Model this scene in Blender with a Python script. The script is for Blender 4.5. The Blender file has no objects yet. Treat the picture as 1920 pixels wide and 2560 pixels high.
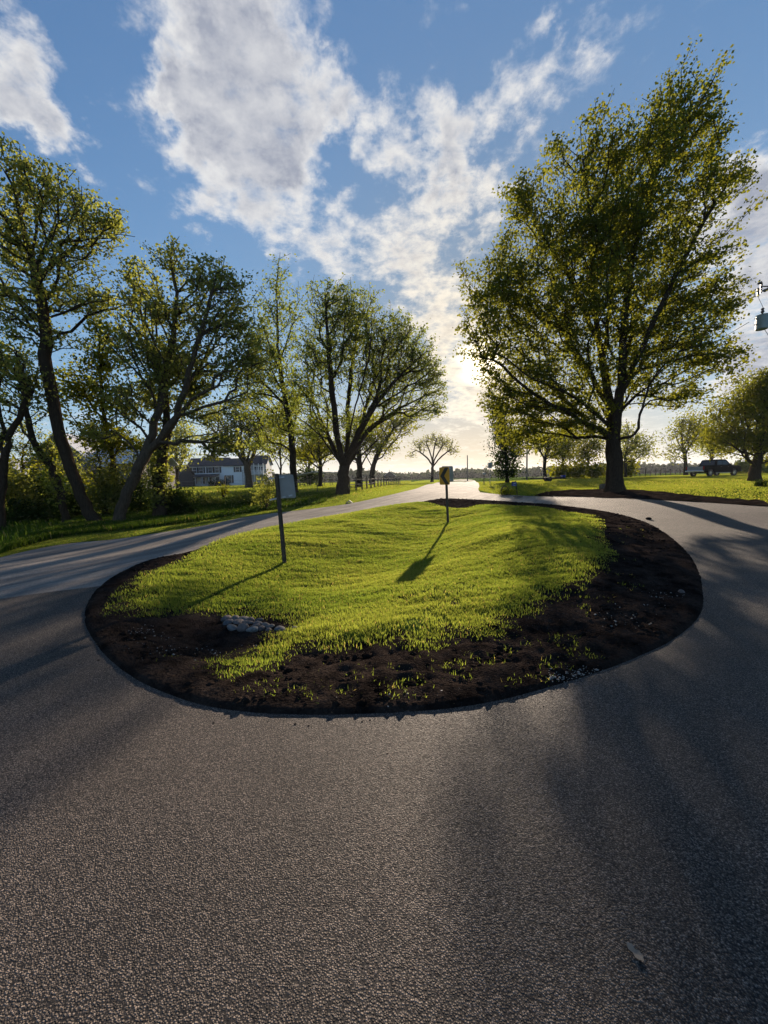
import bpy, math, random
import numpy as np
from mathutils import Vector, Matrix
from mathutils.geometry import delaunay_2d_cdt
R = math.radians
S = bpy.context.scene
COL = S.collection
# ------------------------------------------------------------------ camera
F = 961.0; W0, H0 = 1920.0, 2560.0
CAMZ = 1.65; PITCH = 4.82; ROLL = -1.5
cd = bpy.data.cameras.new("camera"); cam = bpy.data.objects.new("camera", cd); COL.objects.link(cam)
ROT = Matrix.Rotation(R(90-PITCH), 3, 'X') @ Matrix.Rotation(R(ROLL), 3, 'Z')
cam.matrix_world = Matrix.Translation((0, 0, CAMZ)) @ ROT.to_4x4()
cd.sensor_fit = 'VERTICAL'; cd.sensor_height = 36.0; cd.lens = 36.0*F/H0
cd.clip_start = 0.05; cd.clip_end = 6000
S.camera = cam
RN = np.array(ROT)
def ray(px, py):
    return RN @ np.array([(px-W0/2)/F, -(py-H0/2)/F, -1.0])
def at(px, py, Y):
    d = ray(px, py); t = Y/d[1]
    return np.array([d[0]*t, Y, CAMZ+d[2]*t])
# ------------------------------------------------------------------ sun and sky
SUN_PX = (1203, 905)
sd = ray(*SUN_PX); sd = sd/np.linalg.norm(sd)
SUN_EL = math.asin(sd[2]); SUN_AZ = math.atan2(sd[0], sd[1])
ld = bpy.data.lights.new("sun", 'SUN'); ld.energy = 5.0; ld.angle = R(0.8); ld.color = (1.0, 0.82, 0.63)
sun = bpy.data.objects.new("sun", ld); COL.objects.link(sun)
sun.rotation_euler = Vector(-sd).to_track_quat('-Z', 'Y').to_euler()
S.view_settings.view_transform = 'Standard'; S.view_settings.look = 'None'
S.view_settings.exposure = 1.05; S.view_settings.gamma = 1.0
S.cycles.max_bounces = 8; S.cycles.transparent_max_bounces = 8
S.cycles.diffuse_bounces = 3; S.cycles.transmission_bounces = 6; S.cycles.glossy_bounces = 3
S.cycles.sample_clamp_indirect = 6.0
S.cycles.caustics_reflective = False; S.cycles.caustics_refractive = False
world = bpy.data.worlds.new("World"); S.world = world; world.use_nodes = True
class NT:
    def __init__(s, t): s.t = t; s.n = t.nodes; s.l = t.links
    def new(s, typ, **k):
        n = s.n.new(typ)
        for a, b in k.items(): setattr(n, a, b)
        return n
    def inp(s, sock, v):
        if hasattr(v, 'is_output'): s.l.new(v, sock)
        else: sock.default_value = v
    def math(s, op, a, b=None, c=None, clamp=False):
        n = s.new('ShaderNodeMath', operation=op); n.use_clamp = clamp
        for i, v in enumerate((a, b, c)):
            if v is not None: s.inp(n.inputs[i], v)
        return n.outputs[0]
    def vm(s, op, a, b=None, scale=None):
        n = s.new('ShaderNodeVectorMath', operation=op); s.inp(n.inputs[0], a)
        if b is not None: s.inp(n.inputs[1], b)
        if scale is not None: s.inp(n.inputs['Scale'], scale)
        return n.outputs['Value'] if op in ('DOT_PRODUCT', 'DISTANCE', 'LENGTH') else n.outputs['Vector']
    def rng(s, v, a, b, c=0.0, d=1.0, smooth=False):
        n = s.new('ShaderNodeMapRange'); n.interpolation_type = 'SMOOTHSTEP' if smooth else 'LINEAR'
        s.inp(n.inputs[0], v)
        for i, x in enumerate((a, b, c, d)): s.inp(n.inputs[i+1], x)
        return n.outputs[0]
    def mix(s, f, a, b, bt='MIX'):
        n = s.new('ShaderNodeMix', data_type='RGBA', blend_type=bt)
        s.inp(n.inputs[0], f); s.inp(n.inputs[6], a); s.inp(n.inputs[7], b)
        return n.outputs[2]
    def noise(s, vec, scale, detail=4.0, rough=0.55, dist=0.0, out=0):
        n = s.new('ShaderNodeTexNoise')
        if vec is not None: s.l.new(vec, n.inputs['Vector'])
        n.inputs['Scale'].default_value = scale; n.inputs['Detail'].default_value = detail
        n.inputs['Roughness'].default_value = rough; n.inputs['Distortion'].default_value = dist
        return n.outputs[out]
def c4(c): return (c[0], c[1], c[2], 1.0)
def build_world():
    t = NT(world.node_tree); t.n.clear()
    out = t.new('ShaderNodeOutputWorld'); bg = t.new('ShaderNodeBackground'); t.l.new(bg.outputs[0], out.inputs[0])
    sky = t.new('ShaderNodeTexSky'); sky.sky_type = 'NISHITA'; sky.sun_disc = False
    sky.sun_elevation = SUN_EL; sky.sun_rotation = SUN_AZ
    sky.air_density = 1.0; sky.dust_density = 0.35; sky.ozone_density = 2.5; sky.altitude = 200
    tc = t.new('ShaderNodeTexCoord'); D = tc.outputs['Generated']
    sep = t.new('ShaderNodeSeparateXYZ'); t.l.new(D, sep.inputs[0])
    z = t.math('MAXIMUM', sep.outputs[2], 0.0)
    zp = t.math('ADD', z, 0.13)
    P = t.new('ShaderNodeCombineXYZ')
    t.l.new(t.math('DIVIDE', sep.outputs[0], zp), P.inputs[0]); t.l.new(t.math('DIVIDE', sep.outputs[1], zp), P.inputs[1])
    P = P.outputs[0]
    # blobs of cloud at real sky directions: pixel direction, angular radius, weight
    B = [(560,20,270,.85),(620,180,200,.75),(520,220,120,.6),(720,270,150,.7),(860,300,90,.5),(540,380,120,.65),(660,420,150,.65),(560,520,110,.6),(460,480,70,.5),
         (700,560,100,.6),(800,600,90,.55),(900,650,100,.65),(980,700,90,.6),(850,700,80,.5),(1010,590,100,.6),(1090,520,100,.65),(1150,450,90,.6),(940,480,70,.4),
         (1080,290,110,.55),(1190,360,110,.6),(1230,250,70,.3),(1330,300,50,.25),(1220,520,90,.7),(1180,600,90,.65),(1050,680,80,.6),
         (10,100,150,.5),(130,250,90,.5),(1290,420,80,.45),(1120,380,110,.5),(1300,200,60,.4),(350,150,60,.35),(0,160,110,.7),(60,270,90,.65),(150,350,80,.55),(220,400,60,.45),(60,50,60,.35),(150,120,50,.3),
         (1850,540,170,1.0),(1980,640,180,1.1),(1800,640,80,.6),(1900,900,120,.9),(1820,960,90,.5),(1990,850,120,.8),
         (640,260,200,.35),(1110,810,90,1.0),(1210,800,80,.9),(1140,940,100,1.0),(1240,960,80,.8),(1060,870,60,.5),(1180,1020,80,.5),
         (350,450,50,.35),(300,360,40,.35),(1350,130,32,.4),(1450,240,36,.4),(1440,180,20,.3),(1740,140,30,.3),(1600,1060,120,.25),(1500,60,200,.12),(380,180,50,.4),
         (860,240,110,.4),(960,300,110,.5),(1000,380,80,.3),(780,500,80,.35),(860,540,70,.3),(430,260,80,.5),(870,430,60,-.4),(980,470,40,-.2),(760,480,40,-.3),(600,680,80,-.2),(950,200,90,-.35),(960,560,40,-.25),(620,620,60,-.2)]
    wv = t.vm('SUBTRACT', t.noise(D, 5.5, 3, .5, out=1), (.5, .5, .5))
    wv2 = t.vm('SUBTRACT', t.noise(D, 15.0, 5, .6, out=1), (.5, .5, .5))
    DW = t.vm('ADD', t.vm('ADD', D, t.vm('SCALE', wv, scale=.16)), t.vm('SCALE', wv2, scale=.13))
    acc = None
    for (bx, by, br, bw) in B:
        c = ray(bx, by); dist = np.linalg.norm(c); c = c/dist
        ang = br/F/dist
        ds = t.vm('DISTANCE', DW, tuple(c))
        v = t.rng(ds, 0.0, ang*1.35, bw, 0.0, smooth=True)
        acc = v if acc is None else t.math('ADD', acc, v)
    nz = t.noise(P, 3.6, 10, .60, .15); nf = t.noise(P, 16.0, 8, .65, .2)
    low = t.rng(z, 0.03, 0.24, 0.38, 0.0)
    dens = t.math('ADD', t.math('ADD', t.math('MINIMUM', t.math('MULTIPLY', acc, 1.02), 1.25), low), t.math('MULTIPLY', t.math('SUBTRACT', nz, .5), 2.9))
    dens = t.math('ADD', dens, t.math('MULTIPLY', t.math('SUBTRACT', nf, .5), 1.7))
    alpha = t.rng(dens, .22, 1.22, 0, 1, smooth=True)
    thick = t.rng(t.math('ADD', t.math('MULTIPLY', acc, .75), t.math('MULTIPLY', t.math('SUBTRACT', nz, .5), 1.8)), .48, 1.2, 0, 1, smooth=True)
    sdot = t.vm('DOT_PRODUCT', D, tuple(sd)); sdot = t.math('MAXIMUM', sdot, 0.0)
    g1 = t.math('POWER', sdot, 1500.0); g2 = t.math('POWER', sdot, 120.0); g3 = t.math('POWER', sdot, 26.0)
    nb = t.noise(P, 5.0, 6, .6)
    shade = t.math('MULTIPLY', thick, t.math('MULTIPLY', t.rng(nb, .32, .68, .35, 1.25), t.rng(nf, .35, .65, 1.2, .75)))
    white = t.mix(g3, c4((.56, .555, .55)), c4((.78, .68, .52)))
    grey = t.mix(g3, c4((.235, .255, .31)), c4((.27, .255, .25)))
    cc = t.mix(t.math('MINIMUM', shade, 1.0), white, grey)
    base = t.vm('SCALE', sky.outputs[0], scale=0.125)
    base = t.vm('MULTIPLY', base, (.72, .97, 1.32))
    base = t.vm('DIVIDE', base, t.vm('ADD', (1, 1, 1), t.vm('SCALE', base, scale=1.1)))
    base = t.vm('SCALE', base, scale=t.math('SUBTRACT', 1.0, t.math('MULTIPLY', t.math('POWER', sdot, 12.0), .45)))
    # low warm air toward the sun
    hz = t.math('MULTIPLY', t.rng(z, 0.0, 0.24, 1.0, 0.0, smooth=True), t.math('POWER', sdot, 8.0))
    base = t.mix(t.math('MULTIPLY', hz, .85, clamp=True), base, c4((.62, .46, .25)))
    col = t.mix(t.math('MULTIPLY', alpha, .96), base, cc)
    gl = t.vm('SCALE', (1.0, .85, .62), scale=t.math('ADD', t.math('MULTIPLY', g1, 3.0), t.math('MULTIPLY', g2, .05)))
    gl = t.vm('MULTIPLY', gl, t.vm('SCALE', (1, 1, 1), scale=t.rng(thick, 0, 1, 1.0, .5)))
    col = t.vm('ADD', col, gl)
    t.l.new(col, bg.inputs[0]); bg.inputs[1].default_value = 0.74
    world.cycles.sampling_method = 'MANUAL'; world.cycles.sample_map_resolution = 512
build_world()
# ------------------------------------------------------------------ tagging helpers
def tag(o, label=None, cat=None, group=None, kind=None):
    if label: o['label'] = label
    if cat: o['category'] = cat
    if group: o['group'] = group
    if kind: o['kind'] = kind
    return o
def empty(name, loc=(0, 0, 0), rz=0.0, **k):
    o = bpy.data.objects.new(name, None); COL.objects.link(o); o.location = Vector([float(a) for a in loc]); o.rotation_euler = (0, 0, rz)
    o.empty_display_size = 0.2
    return tag(o, **k)
def link(name, me, mat=None, parent=None):
    o = bpy.data.objects.new(name, me); COL.objects.link(o)
    if mat: me.materials.append(mat)
    if parent: o.parent = parent
    return o
def np_mesh(name, V, Q, smooth=False, attr=None):
    """V (n,3), Q list of arrays of faces with equal corner counts"""
    if not isinstance(Q, list): Q = [Q]
    Q = [q for q in Q if len(q)]
    me = bpy.data.meshes.new(name)
    me.vertices.add(len(V)); me.vertices.foreach_set('co', np.asarray(V, dtype=np.float32).ravel())
    nl = sum(q.size for q in Q); nf = sum(len(q) for q in Q)
    me.loops.add(nl); me.polygons.add(nf)
    me.loops.foreach_set('vertex_index', np.concatenate([q.ravel() for q in Q]).astype(np.int32))
    tot = np.concatenate([np.full(len(q), q.shape[1]) for q in Q]).astype(np.int32)
    st = np.concatenate([[0], np.cumsum(tot)[:-1]]).astype(np.int32)
    me.polygons.foreach_set('loop_start', st)
    if smooth: me.polygons.foreach_set('use_smooth', np.ones(nf, dtype=bool))
    if attr is not None:
        a = me.attributes.new('tint', 'FLOAT', 'FACE'); a.data.foreach_set('value', np.asarray(attr, dtype=np.float32))
    me.update(calc_edges=True)
    return me
class MB:
    """collects shapes, builds ONE mesh"""
    def __init__(s): s.v = []; s.f = []
    def add(s, vs, fs):
        o = len(s.v); s.v += [tuple(float(c) for c in v) for v in vs]; s.f += [tuple(i+o for i in f) for f in fs]; return s
    def box(s, c, d, M=None, rz=0.0, bev=0.0):
        x, y, z = d[0]/2, d[1]/2, d[2]/2
        if bev > 0:
            b = min(bev, x*.45, y*.45, z*.45)
            vs = []
            # bevelled box via rings
            for (zz, ins) in ((-z, b), (-z+b, 0), (z-b, 0), (z, b)):
                X, Y = x-ins, y-ins; e = b*.6
                vs += [(-X+e, -Y, zz), (X-e, -Y, zz), (X, -Y+e, zz), (X, Y-e, zz), (X-e, Y, zz), (-X+e, Y, zz), (-X, Y-e, zz), (-X, -Y+e, zz)]
            fs = [tuple(range(7, -1, -1)), tuple(range(24, 32))]
            for r in range(3):
                for k in range(8): fs.append((r*8+k, r*8+(k+1) % 8, (r+1)*8+(k+1) % 8, (r+1)*8+k))
        else:
            vs = [(i*x, j*y, k*z) for k in (-1, 1) for j in (-1, 1) for i in (-1, 1)]
            fs = [(0, 2, 3, 1), (4, 5, 7, 6), (0, 1, 5, 4), (2, 6, 7, 3), (0, 4, 6, 2), (1, 3, 7, 5)]
        ca, sa = math.cos(rz), math.sin(rz)
        vs = [(a*ca-b_*sa, a*sa+b_*ca, c_) for a, b_, c_ in vs]
        if M is not None: vs = [tuple(M @ Vector(v)) for v in vs]
        return s.add([(a+c[0], b_+c[1], c_+c[2]) for a, b_, c_ in vs], fs)
    def tube(s, pts, rad, n=8, cap=True):
        pts = [Vector([float(a) for a in p]) for p in pts]
        if not hasattr(rad, '__len__'): rad = [rad]*len(pts)
        vs = []; fs = []; up = None
        for i, p in enumerate(pts):
            t = (pts[min(i+1, len(pts)-1)]-pts[max(i-1, 0)]).normalized()
            if up is None: up = t.orthogonal().normalized()
            up = (up-t*up.dot(t)).normalized(); b = t.cross(up)
            for k in range(n):
                a = 2*math.pi*k/n; vs.append(p+(up*math.cos(a)+b*math.sin(a))*rad[i])
        for i in range(len(pts)-1):
            for k in range(n): fs.append((i*n+k, i*n+(k+1) % n, (i+1)*n+(k+1) % n, (i+1)*n+k))
        if cap: fs += [tuple(range(n-1, -1, -1)), tuple(range((len(pts)-1)*n, len(pts)*n))]
        return s.add(vs, fs)
    def prism(s, poly, y0, y1, axis='y'):
        """poly of (a,b) in xz, extruded along y"""
        n = len(poly)
        mk = (lambda a, b, c: (a, c, b)) if axis == 'y' else ((lambda a, b, c: (c, a, b)) if axis == 'x' else (lambda a, b, c: (a, b, c)))
        vs = [mk(a, b, y0) for a, b in poly]+[mk(a, b, y1) for a, b in poly]
        fs = [tuple(range(n)), tuple(range(2*n-1, n-1, -1))]+[(i, n+i, n+(i+1) % n, (i+1) % n) for i in range(n)]
        return s.add(vs, fs)
    def build(s, name, mat=None, parent=None, smooth=False):
        me = bpy.data.meshes.new(name); me.from_pydata(s.v, [], s.f)
        import bmesh
        bm = bmesh.new(); bm.from_mesh(me); bmesh.ops.recalc_face_normals(bm, faces=bm.faces); bm.to_mesh(me); bm.free()
        if smooth:
            me.polygons.foreach_set('use_smooth', [True]*len(me.polygons))
        me.update()
        return link(name, me, mat, parent)
def copy_tree(o, parent=None):
    c = o.copy(); COL.objects.link(c)
    if parent: c.parent = parent
    for ch in [x for x in bpy.data.objects if x.parent == o]: copy_tree(ch, c)
    return c
# ------------------------------------------------------------------ materials
def mat(name):
    m = bpy.data.materials.new(name); m.use_nodes = True; t = NT(m.node_tree)
    p = t.n['Principled BSDF']; return m, t, p
def simple(name, col, rough=.6, metal=0.0, var=.25, scale=6.0, bump=.0, bscale=40.0, spec=.5, stretch=None):
    m, t, p = mat(name); tc = t.new('ShaderNodeTexCoord').outputs['Object']
    if stretch:
        tc = t.vm('MULTIPLY', tc, stretch)
    n = t.noise(tc, scale, 5, .6)
    a = tuple(c*(1-var) for c in col); b = tuple(min(1, c*(1+var)) for c in col)
    t.l.new(t.mix(t.rng(n, .3, .7), c4(a), c4(b)), p.inputs['Base Color'])
    p.inputs['Roughness'].default_value = rough; p.inputs['Metallic'].default_value = metal
    p.inputs['Specular IOR Level'].default_value = spec
    if bump:
        bn = t.new('ShaderNodeBump'); bn.inputs['Strength'].default_value = 1.0; bn.inputs['Distance'].default_value = bump
        t.l.new(t.noise(tc, bscale, 6, .65), bn.inputs['Height']); t.l.new(bn.outputs[0], p.inputs['Normal'])
    return m
def leaf_mat(name, ca, cb, tr=.5, tcol=None, rough=.7, spec=.0):
    m, t, p = mat(name)
    at_ = t.new('ShaderNodeAttribute', attribute_name='tint'); f = at_.outputs['Fac']
    col = t.mix(t.math('MINIMUM', f, 1.0), c4(ca), c4(cb))
    col = t.mix(t.math('GREATER_THAN', f, 1.5), col, c4((.26, .21, .11)))
    t.l.new(col, p.inputs['Base Color']); p.inputs['Roughness'].default_value = rough
    p.inputs['Specular IOR Level'].default_value = spec
    ts = t.new('ShaderNodeBsdfTranslucent'); tcol = tcol or (2.2, 2.0, .9)
    t.l.new(t.vm('MULTIPLY', col, tcol), ts.inputs[0])
    mx = t.new('ShaderNodeMixShader'); mx.inputs[0].default_value = tr
    t.l.new(p.outputs[0], mx.inputs[1]); t.l.new(ts.outputs[0], mx.inputs[2])
    t.l.new(mx.outputs[0], t.n['Material Output'].inputs[0])
    return m
def asphalt_mat():
    m, t, p = mat('asphalt'); tc = t.new('ShaderNodeTexCoord').outputs['Object']
    vo = t.new('ShaderNodeTexVoronoi'); vo.inputs['Scale'].default_value = 150; vo.inputs['Randomness'].default_value = 1.0; t.l.new(tc, vo.inputs['Vector'])
    vd = vo.outputs['Distance']
    sp = t.new('ShaderNodeSeparateColor'); t.l.new(vo.outputs['Color'], sp.inputs[0])
    n1 = t.noise(tc, 1.1, 5, .6); n2 = t.noise(tc, 95, 4, .7); n3 = t.noise(tc, .35, 3, .5)
    stone = t.math('POWER', sp.outputs[0], 1.6)
    base = t.mix(stone, c4((.085, .067, .055)), c4((.42, .335, .275)))
    base = t.mix(t.rng(vd, .36, .72, 0, 1), base, c4((.012, .011, .012)))
    base = t.mix(t.rng(n2, .38, .58, .75, 0), base, c4((.012, .011, .011)))
    base = t.vm('SCALE', base, scale=t.math('MULTIPLY', t.rng(n1, .3, .7, .8, 1.15), t.rng(n3, .3, .7, .78, 1.2)))
    t.l.new(base, p.inputs['Base Color'])
    t.l.new(t.rng(sp.outputs[1], 0, 1, .6, .95), p.inputs['Roughness'])
    p.inputs['Specular IOR Level'].default_value = .26
    h = t.math('ADD', t.math('MULTIPLY', t.rng(vd, .1, .6, 1, 0, smooth=True), t.rng(sp.outputs[2], 0, 1, .3, 1.0)), t.math('MULTIPLY', n2, .3))
    b = t.new('ShaderNodeBump'); b.inputs['Distance'].default_value = .0065; b.inputs['Strength'].default_value = 1.0
    t.l.new(h, b.inputs['Height']); t.l.new(b.outputs[0], p.inputs['Normal'])
    return m
def road_mat():
    m, t, p = mat('worn_road'); tc = t.new('ShaderNodeTexCoord').outputs['Object']
    r = t.new('ShaderNodeVectorRotate'); r.rotation_type = 'Z_AXIS'; r.inputs['Angle'].default_value = R(-62); t.l.new(tc, r.inputs[0])
    st = t.vm('MULTIPLY', r.outputs[0], (.25, 2.2, 1))
    n1 = t.noise(st, 1.2, 6, .65); n2 = t.noise(tc, 30, 5, .7); n3 = t.noise(tc, .5, 4, .6)
    c = t.mix(t.rng(n1, .35, .65), c4((.17, .15, .135)), c4((.34, .30, .26)))
    c = t.mix(t.rng(n3, .4, .7, 0, .6), c, c4((.13, .12, .11)))
    c = t.vm('SCALE', c, scale=t.rng(n2, .3, .7, .7, 1.25))
    t.l.new(c, p.inputs['Base Color']); p.inputs['Roughness'].default_value = .85; p.inputs['Specular IOR Level'].default_value = .06
    b = t.new('ShaderNodeBump'); b.inputs['Distance'].default_value = .02
    t.l.new(t.math('ADD', n2, t.math('MULTIPLY', n1, .8)), b.inputs['Height']); t.l.new(b.outputs[0], p.inputs['Normal'])
    return m
def soil_mat():
    m, t, p = mat('dark_soil'); tc = t.new('ShaderNodeTexCoord').outputs['Object']
    n1 = t.noise(tc, 3, 6, .7); n2 = t.noise(tc, 38, 6, .7); vo = t.new('ShaderNodeTexVoronoi'); vo.inputs['Scale'].default_value = 45; t.l.new(tc, vo.inputs['Vector'])
    c = t.mix(t.rng(n1, .35, .65), c4((.008, .0065, .006)), c4((.040, .030, .025)))
    c = t.vm('SCALE', c, scale=t.rng(n2, .3, .7, .6, 1.5))
    t.l.new(c, p.inputs['Base Color']); p.inputs['Roughness'].default_value = 1; p.inputs['Specular IOR Level'].default_value = 0
    b = t.new('ShaderNodeBump'); b.inputs['Distance'].default_value = .03
    t.l.new(t.math('ADD', n2, t.math('MULTIPLY', vo.outputs['Distance'], .6)), b.inputs['Height']); t.l.new(b.outputs[0], p.inputs['Normal'])
    return m
def stone_mat():
    m, t, p = mat('river_stone'); tc = t.new('ShaderNodeTexCoord').outputs['Object']
    r = t.new('ShaderNodeObjectInfo').outputs['Random']
    cr = t.new('ShaderNodeValToRGB'); t.l.new(r, cr.inputs[0]); e = cr.color_ramp.elements
    e[0].color = c4((.12, .11, .11)); e[1].color = c4((.36, .33, .29))
    for q, c in ((.3, (.22, .17, .15)), (.5, (.30, .25, .21)), (.75, (.16, .15, .15))): x = e.new(q); x.color = c4(c)
    n = t.noise(tc, 28, 6, .65)
    t.l.new(t.vm('SCALE', cr.outputs[0], scale=t.rng(n, .3, .7, .35, .9)), p.inputs['Base Color']); p.inputs['Roughness'].default_value = .8; p.inputs['Specular IOR Level'].default_value = .2
    b = t.new('ShaderNodeBump'); b.inputs['Distance'].default_value = .006; t.l.new(n, b.inputs['Height']); t.l.new(b.outputs[0], p.inputs['Normal'])
    return m
def turf_mat(name, a, b_, dry, sc=1.0):
    m, t, p = mat(name); tc = t.new('ShaderNodeTexCoord').outputs['Object']
    n1 = t.noise(tc, 1.3*sc, 6, .65); n2 = t.noise(tc, 26*sc, 5, .7); n3 = t.noise(tc, .12*sc, 4, .6)
    c = t.mix(t.rng(n1, .35, .65), c4(a), c4(b_)); c = t.mix(t.rng(n3, .45, .75, 0, .5), c, c4(dry))
    c = t.vm('SCALE', c, scale=t.rng(n2, .3, .7, .55, 1.45))
    t.l.new(c, p.inputs['Base Color']); p.inputs['Roughness'].default_value = 1; p.inputs['Specular IOR Level'].default_value = 0
    b = t.new('ShaderNodeBump'); b.inputs['Distance'].default_value = .06
    t.l.new(n2, b.inputs['Height']); t.l.new(b.outputs[0], p.inputs['Normal'])
    return m
M = dict(
    asphalt=asphalt_mat(), road=road_mat(), soil=soil_mat(),
    turf=turf_mat('turf_soil', (.085, .125, .022), (.13, .165, .032), (.12, .12, .045)),
    field=turf_mat('meadow', (.055, .095, .012), (.09, .135, .020), (.10, .12, .03)),
    blade=leaf_mat('grass_blade', (.088, .13, .030), (.145, .175, .048), .55, (2.6, 2.4, 1.1), .7, .0),
    lawn=leaf_mat('lawn_blade', (.08, .12, .024), (.13, .15, .04), .55, (2.6, 2.35, 1.0), .7, .0),
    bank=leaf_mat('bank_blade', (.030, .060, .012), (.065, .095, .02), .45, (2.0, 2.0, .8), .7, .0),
    maple=leaf_mat('maple_leaf', (.064, .085, .020), (.120, .128, .030), .50, (2.8, 2.45, .8)),
    elm=leaf_mat('elm_leaf', (.075, .10, .03), (.13, .145, .045), .52, (2.5, 2.4, .9)),
    oak=leaf_mat('oak_leaf', (.10, .12, .04), (.17, .18, .065), .55, (2.55, 2.4, 1.0)),
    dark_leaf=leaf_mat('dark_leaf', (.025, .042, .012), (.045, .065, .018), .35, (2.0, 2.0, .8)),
    yellow_leaf=leaf_mat('spring_leaf', (.080, .100, .016), (.14, .145, .024), .55, (2.6, 2.35, .7)),
    far_leaf=leaf_mat('far_leaf', (.040, .055, .030), (.062, .075, .040), .25, (1.3, 1.3, .9), .8, .0),
    bark=simple('bark', (.085, .064, .046), .9, var=.4, scale=9, bump=.05, bscale=7, stretch=(3, 3, .5), spec=0),
    dark_bark=simple('dark_bark', (.050, .036, .025), .9, var=.4, scale=9, bump=.04, bscale=7, stretch=(3, 3, .5), spec=0),
    stone=stone_mat(),
    stone2=simple('red_stone', (.24, .17, .14), .6, var=.3, scale=9, bump=.004, bscale=50),
    pebble=simple('pebble', (.24, .225, .21), .7, var=.4, scale=3),
    galv=simple('galvanised_steel', (.22, .22, .22), .5, metal=.6, var=.2, scale=14),
    post=simple('sign_post_steel', (.07, .058, .045), .6, metal=.0, var=.3, scale=10, spec=.15),
    alu=simple('sign_back', (.30, .29, .275), .6, metal=.0, var=.10, scale=5),
    bracket=simple('bracket', (.50, .50, .52), .5, metal=.3, var=.1),
    yellow=simple('sign_yellow', (.72, .31, .01), .5, var=.06, scale=4),
    blackp=simple('black_paint', (.015, .012, .010), .5, var=.1),
    whitep=simple('white_paint', (.74, .75, .76), .6, var=.06, scale=3),
    white_wall=simple('white_clapboard', (.82, .85, .88), .7, var=.06, scale=3, bump=.02, bscale=1.0, stretch=(.2, .2, 30)),
    roof=simple('dark_shingle', (.035, .035, .042), .85, var=.3, scale=8),
    shutter=simple('black_shutter', (.015, .016, .022), .6, var=.1),
    glass=simple('window_glass', (.05, .06, .07), .12, var=.1),
    barn=simple('weathered_boards', (.17, .16, .155), .85, var=.55, scale=2.2, bump=.03, bscale=3.0, stretch=(.4, .4, 7)),
    tin=simple('pale_tin_roof', (.50, .51, .53), .55, var=.12, scale=1.5, bump=.02, bscale=3, stretch=(9, .3, .3)),
    green_wall=simple('green_siding', (.12, .16, .14), .8, var=.15, scale=4),
    dark_hole=simple('dark_interior', (.01, .01, .01), .9, var=.1),
    wood=simple('fence_wood', (.10, .075, .055), .85, var=.35, scale=8, stretch=(3, 3, .6)),
    pale_wood=simple('new_lumber', (.52, .42, .28), .7, var=.15, scale=6),
    pole=simple('pole_wood', (.16, .135, .11), .85, var=.3, scale=6, stretch=(3, 3, .5)),
    blue=simple('sign_blue', (.012, .035, .22), .5, var=.08),
    iron=simple('rusty_iron', (.045, .032, .025), .8, var=.4, scale=10),
    carp=simple('truck_paint', (.007, .008, .009), .5, var=.1, spec=.0),
    chrome=simple('chrome', (.55, .55, .56), .22, metal=.9, var=.05),
    rubber=simple('tyre_rubber', (.018, .018, .018), .85, var=.2),
    carglass=simple('truck_glass', (.03, .035, .04), .15, var=.05, spec=.5),
    lamp_red=simple('tail_lamp', (.35, .02, .015), .25, var=.05),
    grey_metal=simple('transformer_grey', (.27, .31, .30), .5, metal=.2, var=.1),
    ceramic=simple('insulator', (.10, .07, .06), .3, var=.1),
    planter=simple('planter_stone', (.12, .105, .09), .85, var=.3, scale=12, bump=.02),
    dead=simple('dead_leaf', (.17, .14, .105), .7, var=.2, scale=20),
    canopy=simple('grey_canopy', (.30, .31, .34), .6, var=.1),
)
# ------------------------------------------------------------------ terrain
CP = []   # world control points x, y, h
def cpx(px, py, Y):
    p = at(px, py, Y); CP.append((p[0], p[1], p[2]))
for a in range(0, 360, 30):
    for r in (1.5, 3, 5): CP.append((r*math.sin(R(a)), r*math.cos(R(a)), 0.0))
for a in list(range(75, 300, 25)):
    for r in (8, 14, 30, 100, 400, 2000): CP.append((r*math.sin(R(a)), r*math.cos(R(a)), 0.3 if r > 8 else 0.0))
for c in [(-9.4, 9.4, 0), (-5.8, 5.8, 0), (-7.5, 7.5, 0), (-12, 8, 0), (-12, 12.5, .15), (-4.6, 8.0, 0), (5.6, 5.5, 0), (7.5, 6, 0), (9.5, 8, .1), (11, 4, .05)]: CP.append(c)
for c in [(660, 1285, 18), (660, 1327, 12.5), (850, 1265, 19.4), (850, 1294, 14.8), (1000, 1229, 32), (1085, 1207, 75), (1190, 1207, 70),
          (1200, 1213, 43), (1210, 1233, 25), (1300, 1240, 21.5), (1400, 1243, 19.5), (1535, 1247, 17), (1700, 1253, 15.4), (1920, 1264, 14),
          (1130, 1252, 19.5), (1300, 1263, 16.5), (1500, 1292, 12.2), (1620, 1332, 9.6), (1700, 1390, 7.3),
          (1535, 1222, 20), (1650, 1222, 21), (1400, 1222, 23), (1780, 1190, 44), (1650, 1195, 44), (1900, 1187, 44), (1900, 1215, 20), (1500, 1200, 38),
          (1300, 1206, 45), (1350, 1200, 50), (855, 1237, 26), (930, 1222, 30), (780, 1242, 24), (235, 1312, 14.5), (60, 1320, 14.5), (400, 1300, 15.3), (520, 1288, 16.5),
          (400, 1250, 24), (200, 1255, 24), (0, 1260, 24), (560, 1243, 24), (700, 1245, 23), (560, 1226, 40), (300, 1232, 40), (100, 1236, 40), (760, 1222, 40),
          (540, 1216, 95), (200, 1224, 95), (750, 1211, 95), (960, 1203, 150), (1100, 1200.5, 160), (1250, 1196, 150), (1450, 1191, 110), (1650, 1185, 110), (1850, 1180, 110)]: cpx(*c)
for a in range(-60, 70, 10):
    for r in (300, 900, 3000): CP.append((r*math.sin(R(a)), r*math.cos(R(a)), 1.0))
CPA = np.array(CP)
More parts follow.
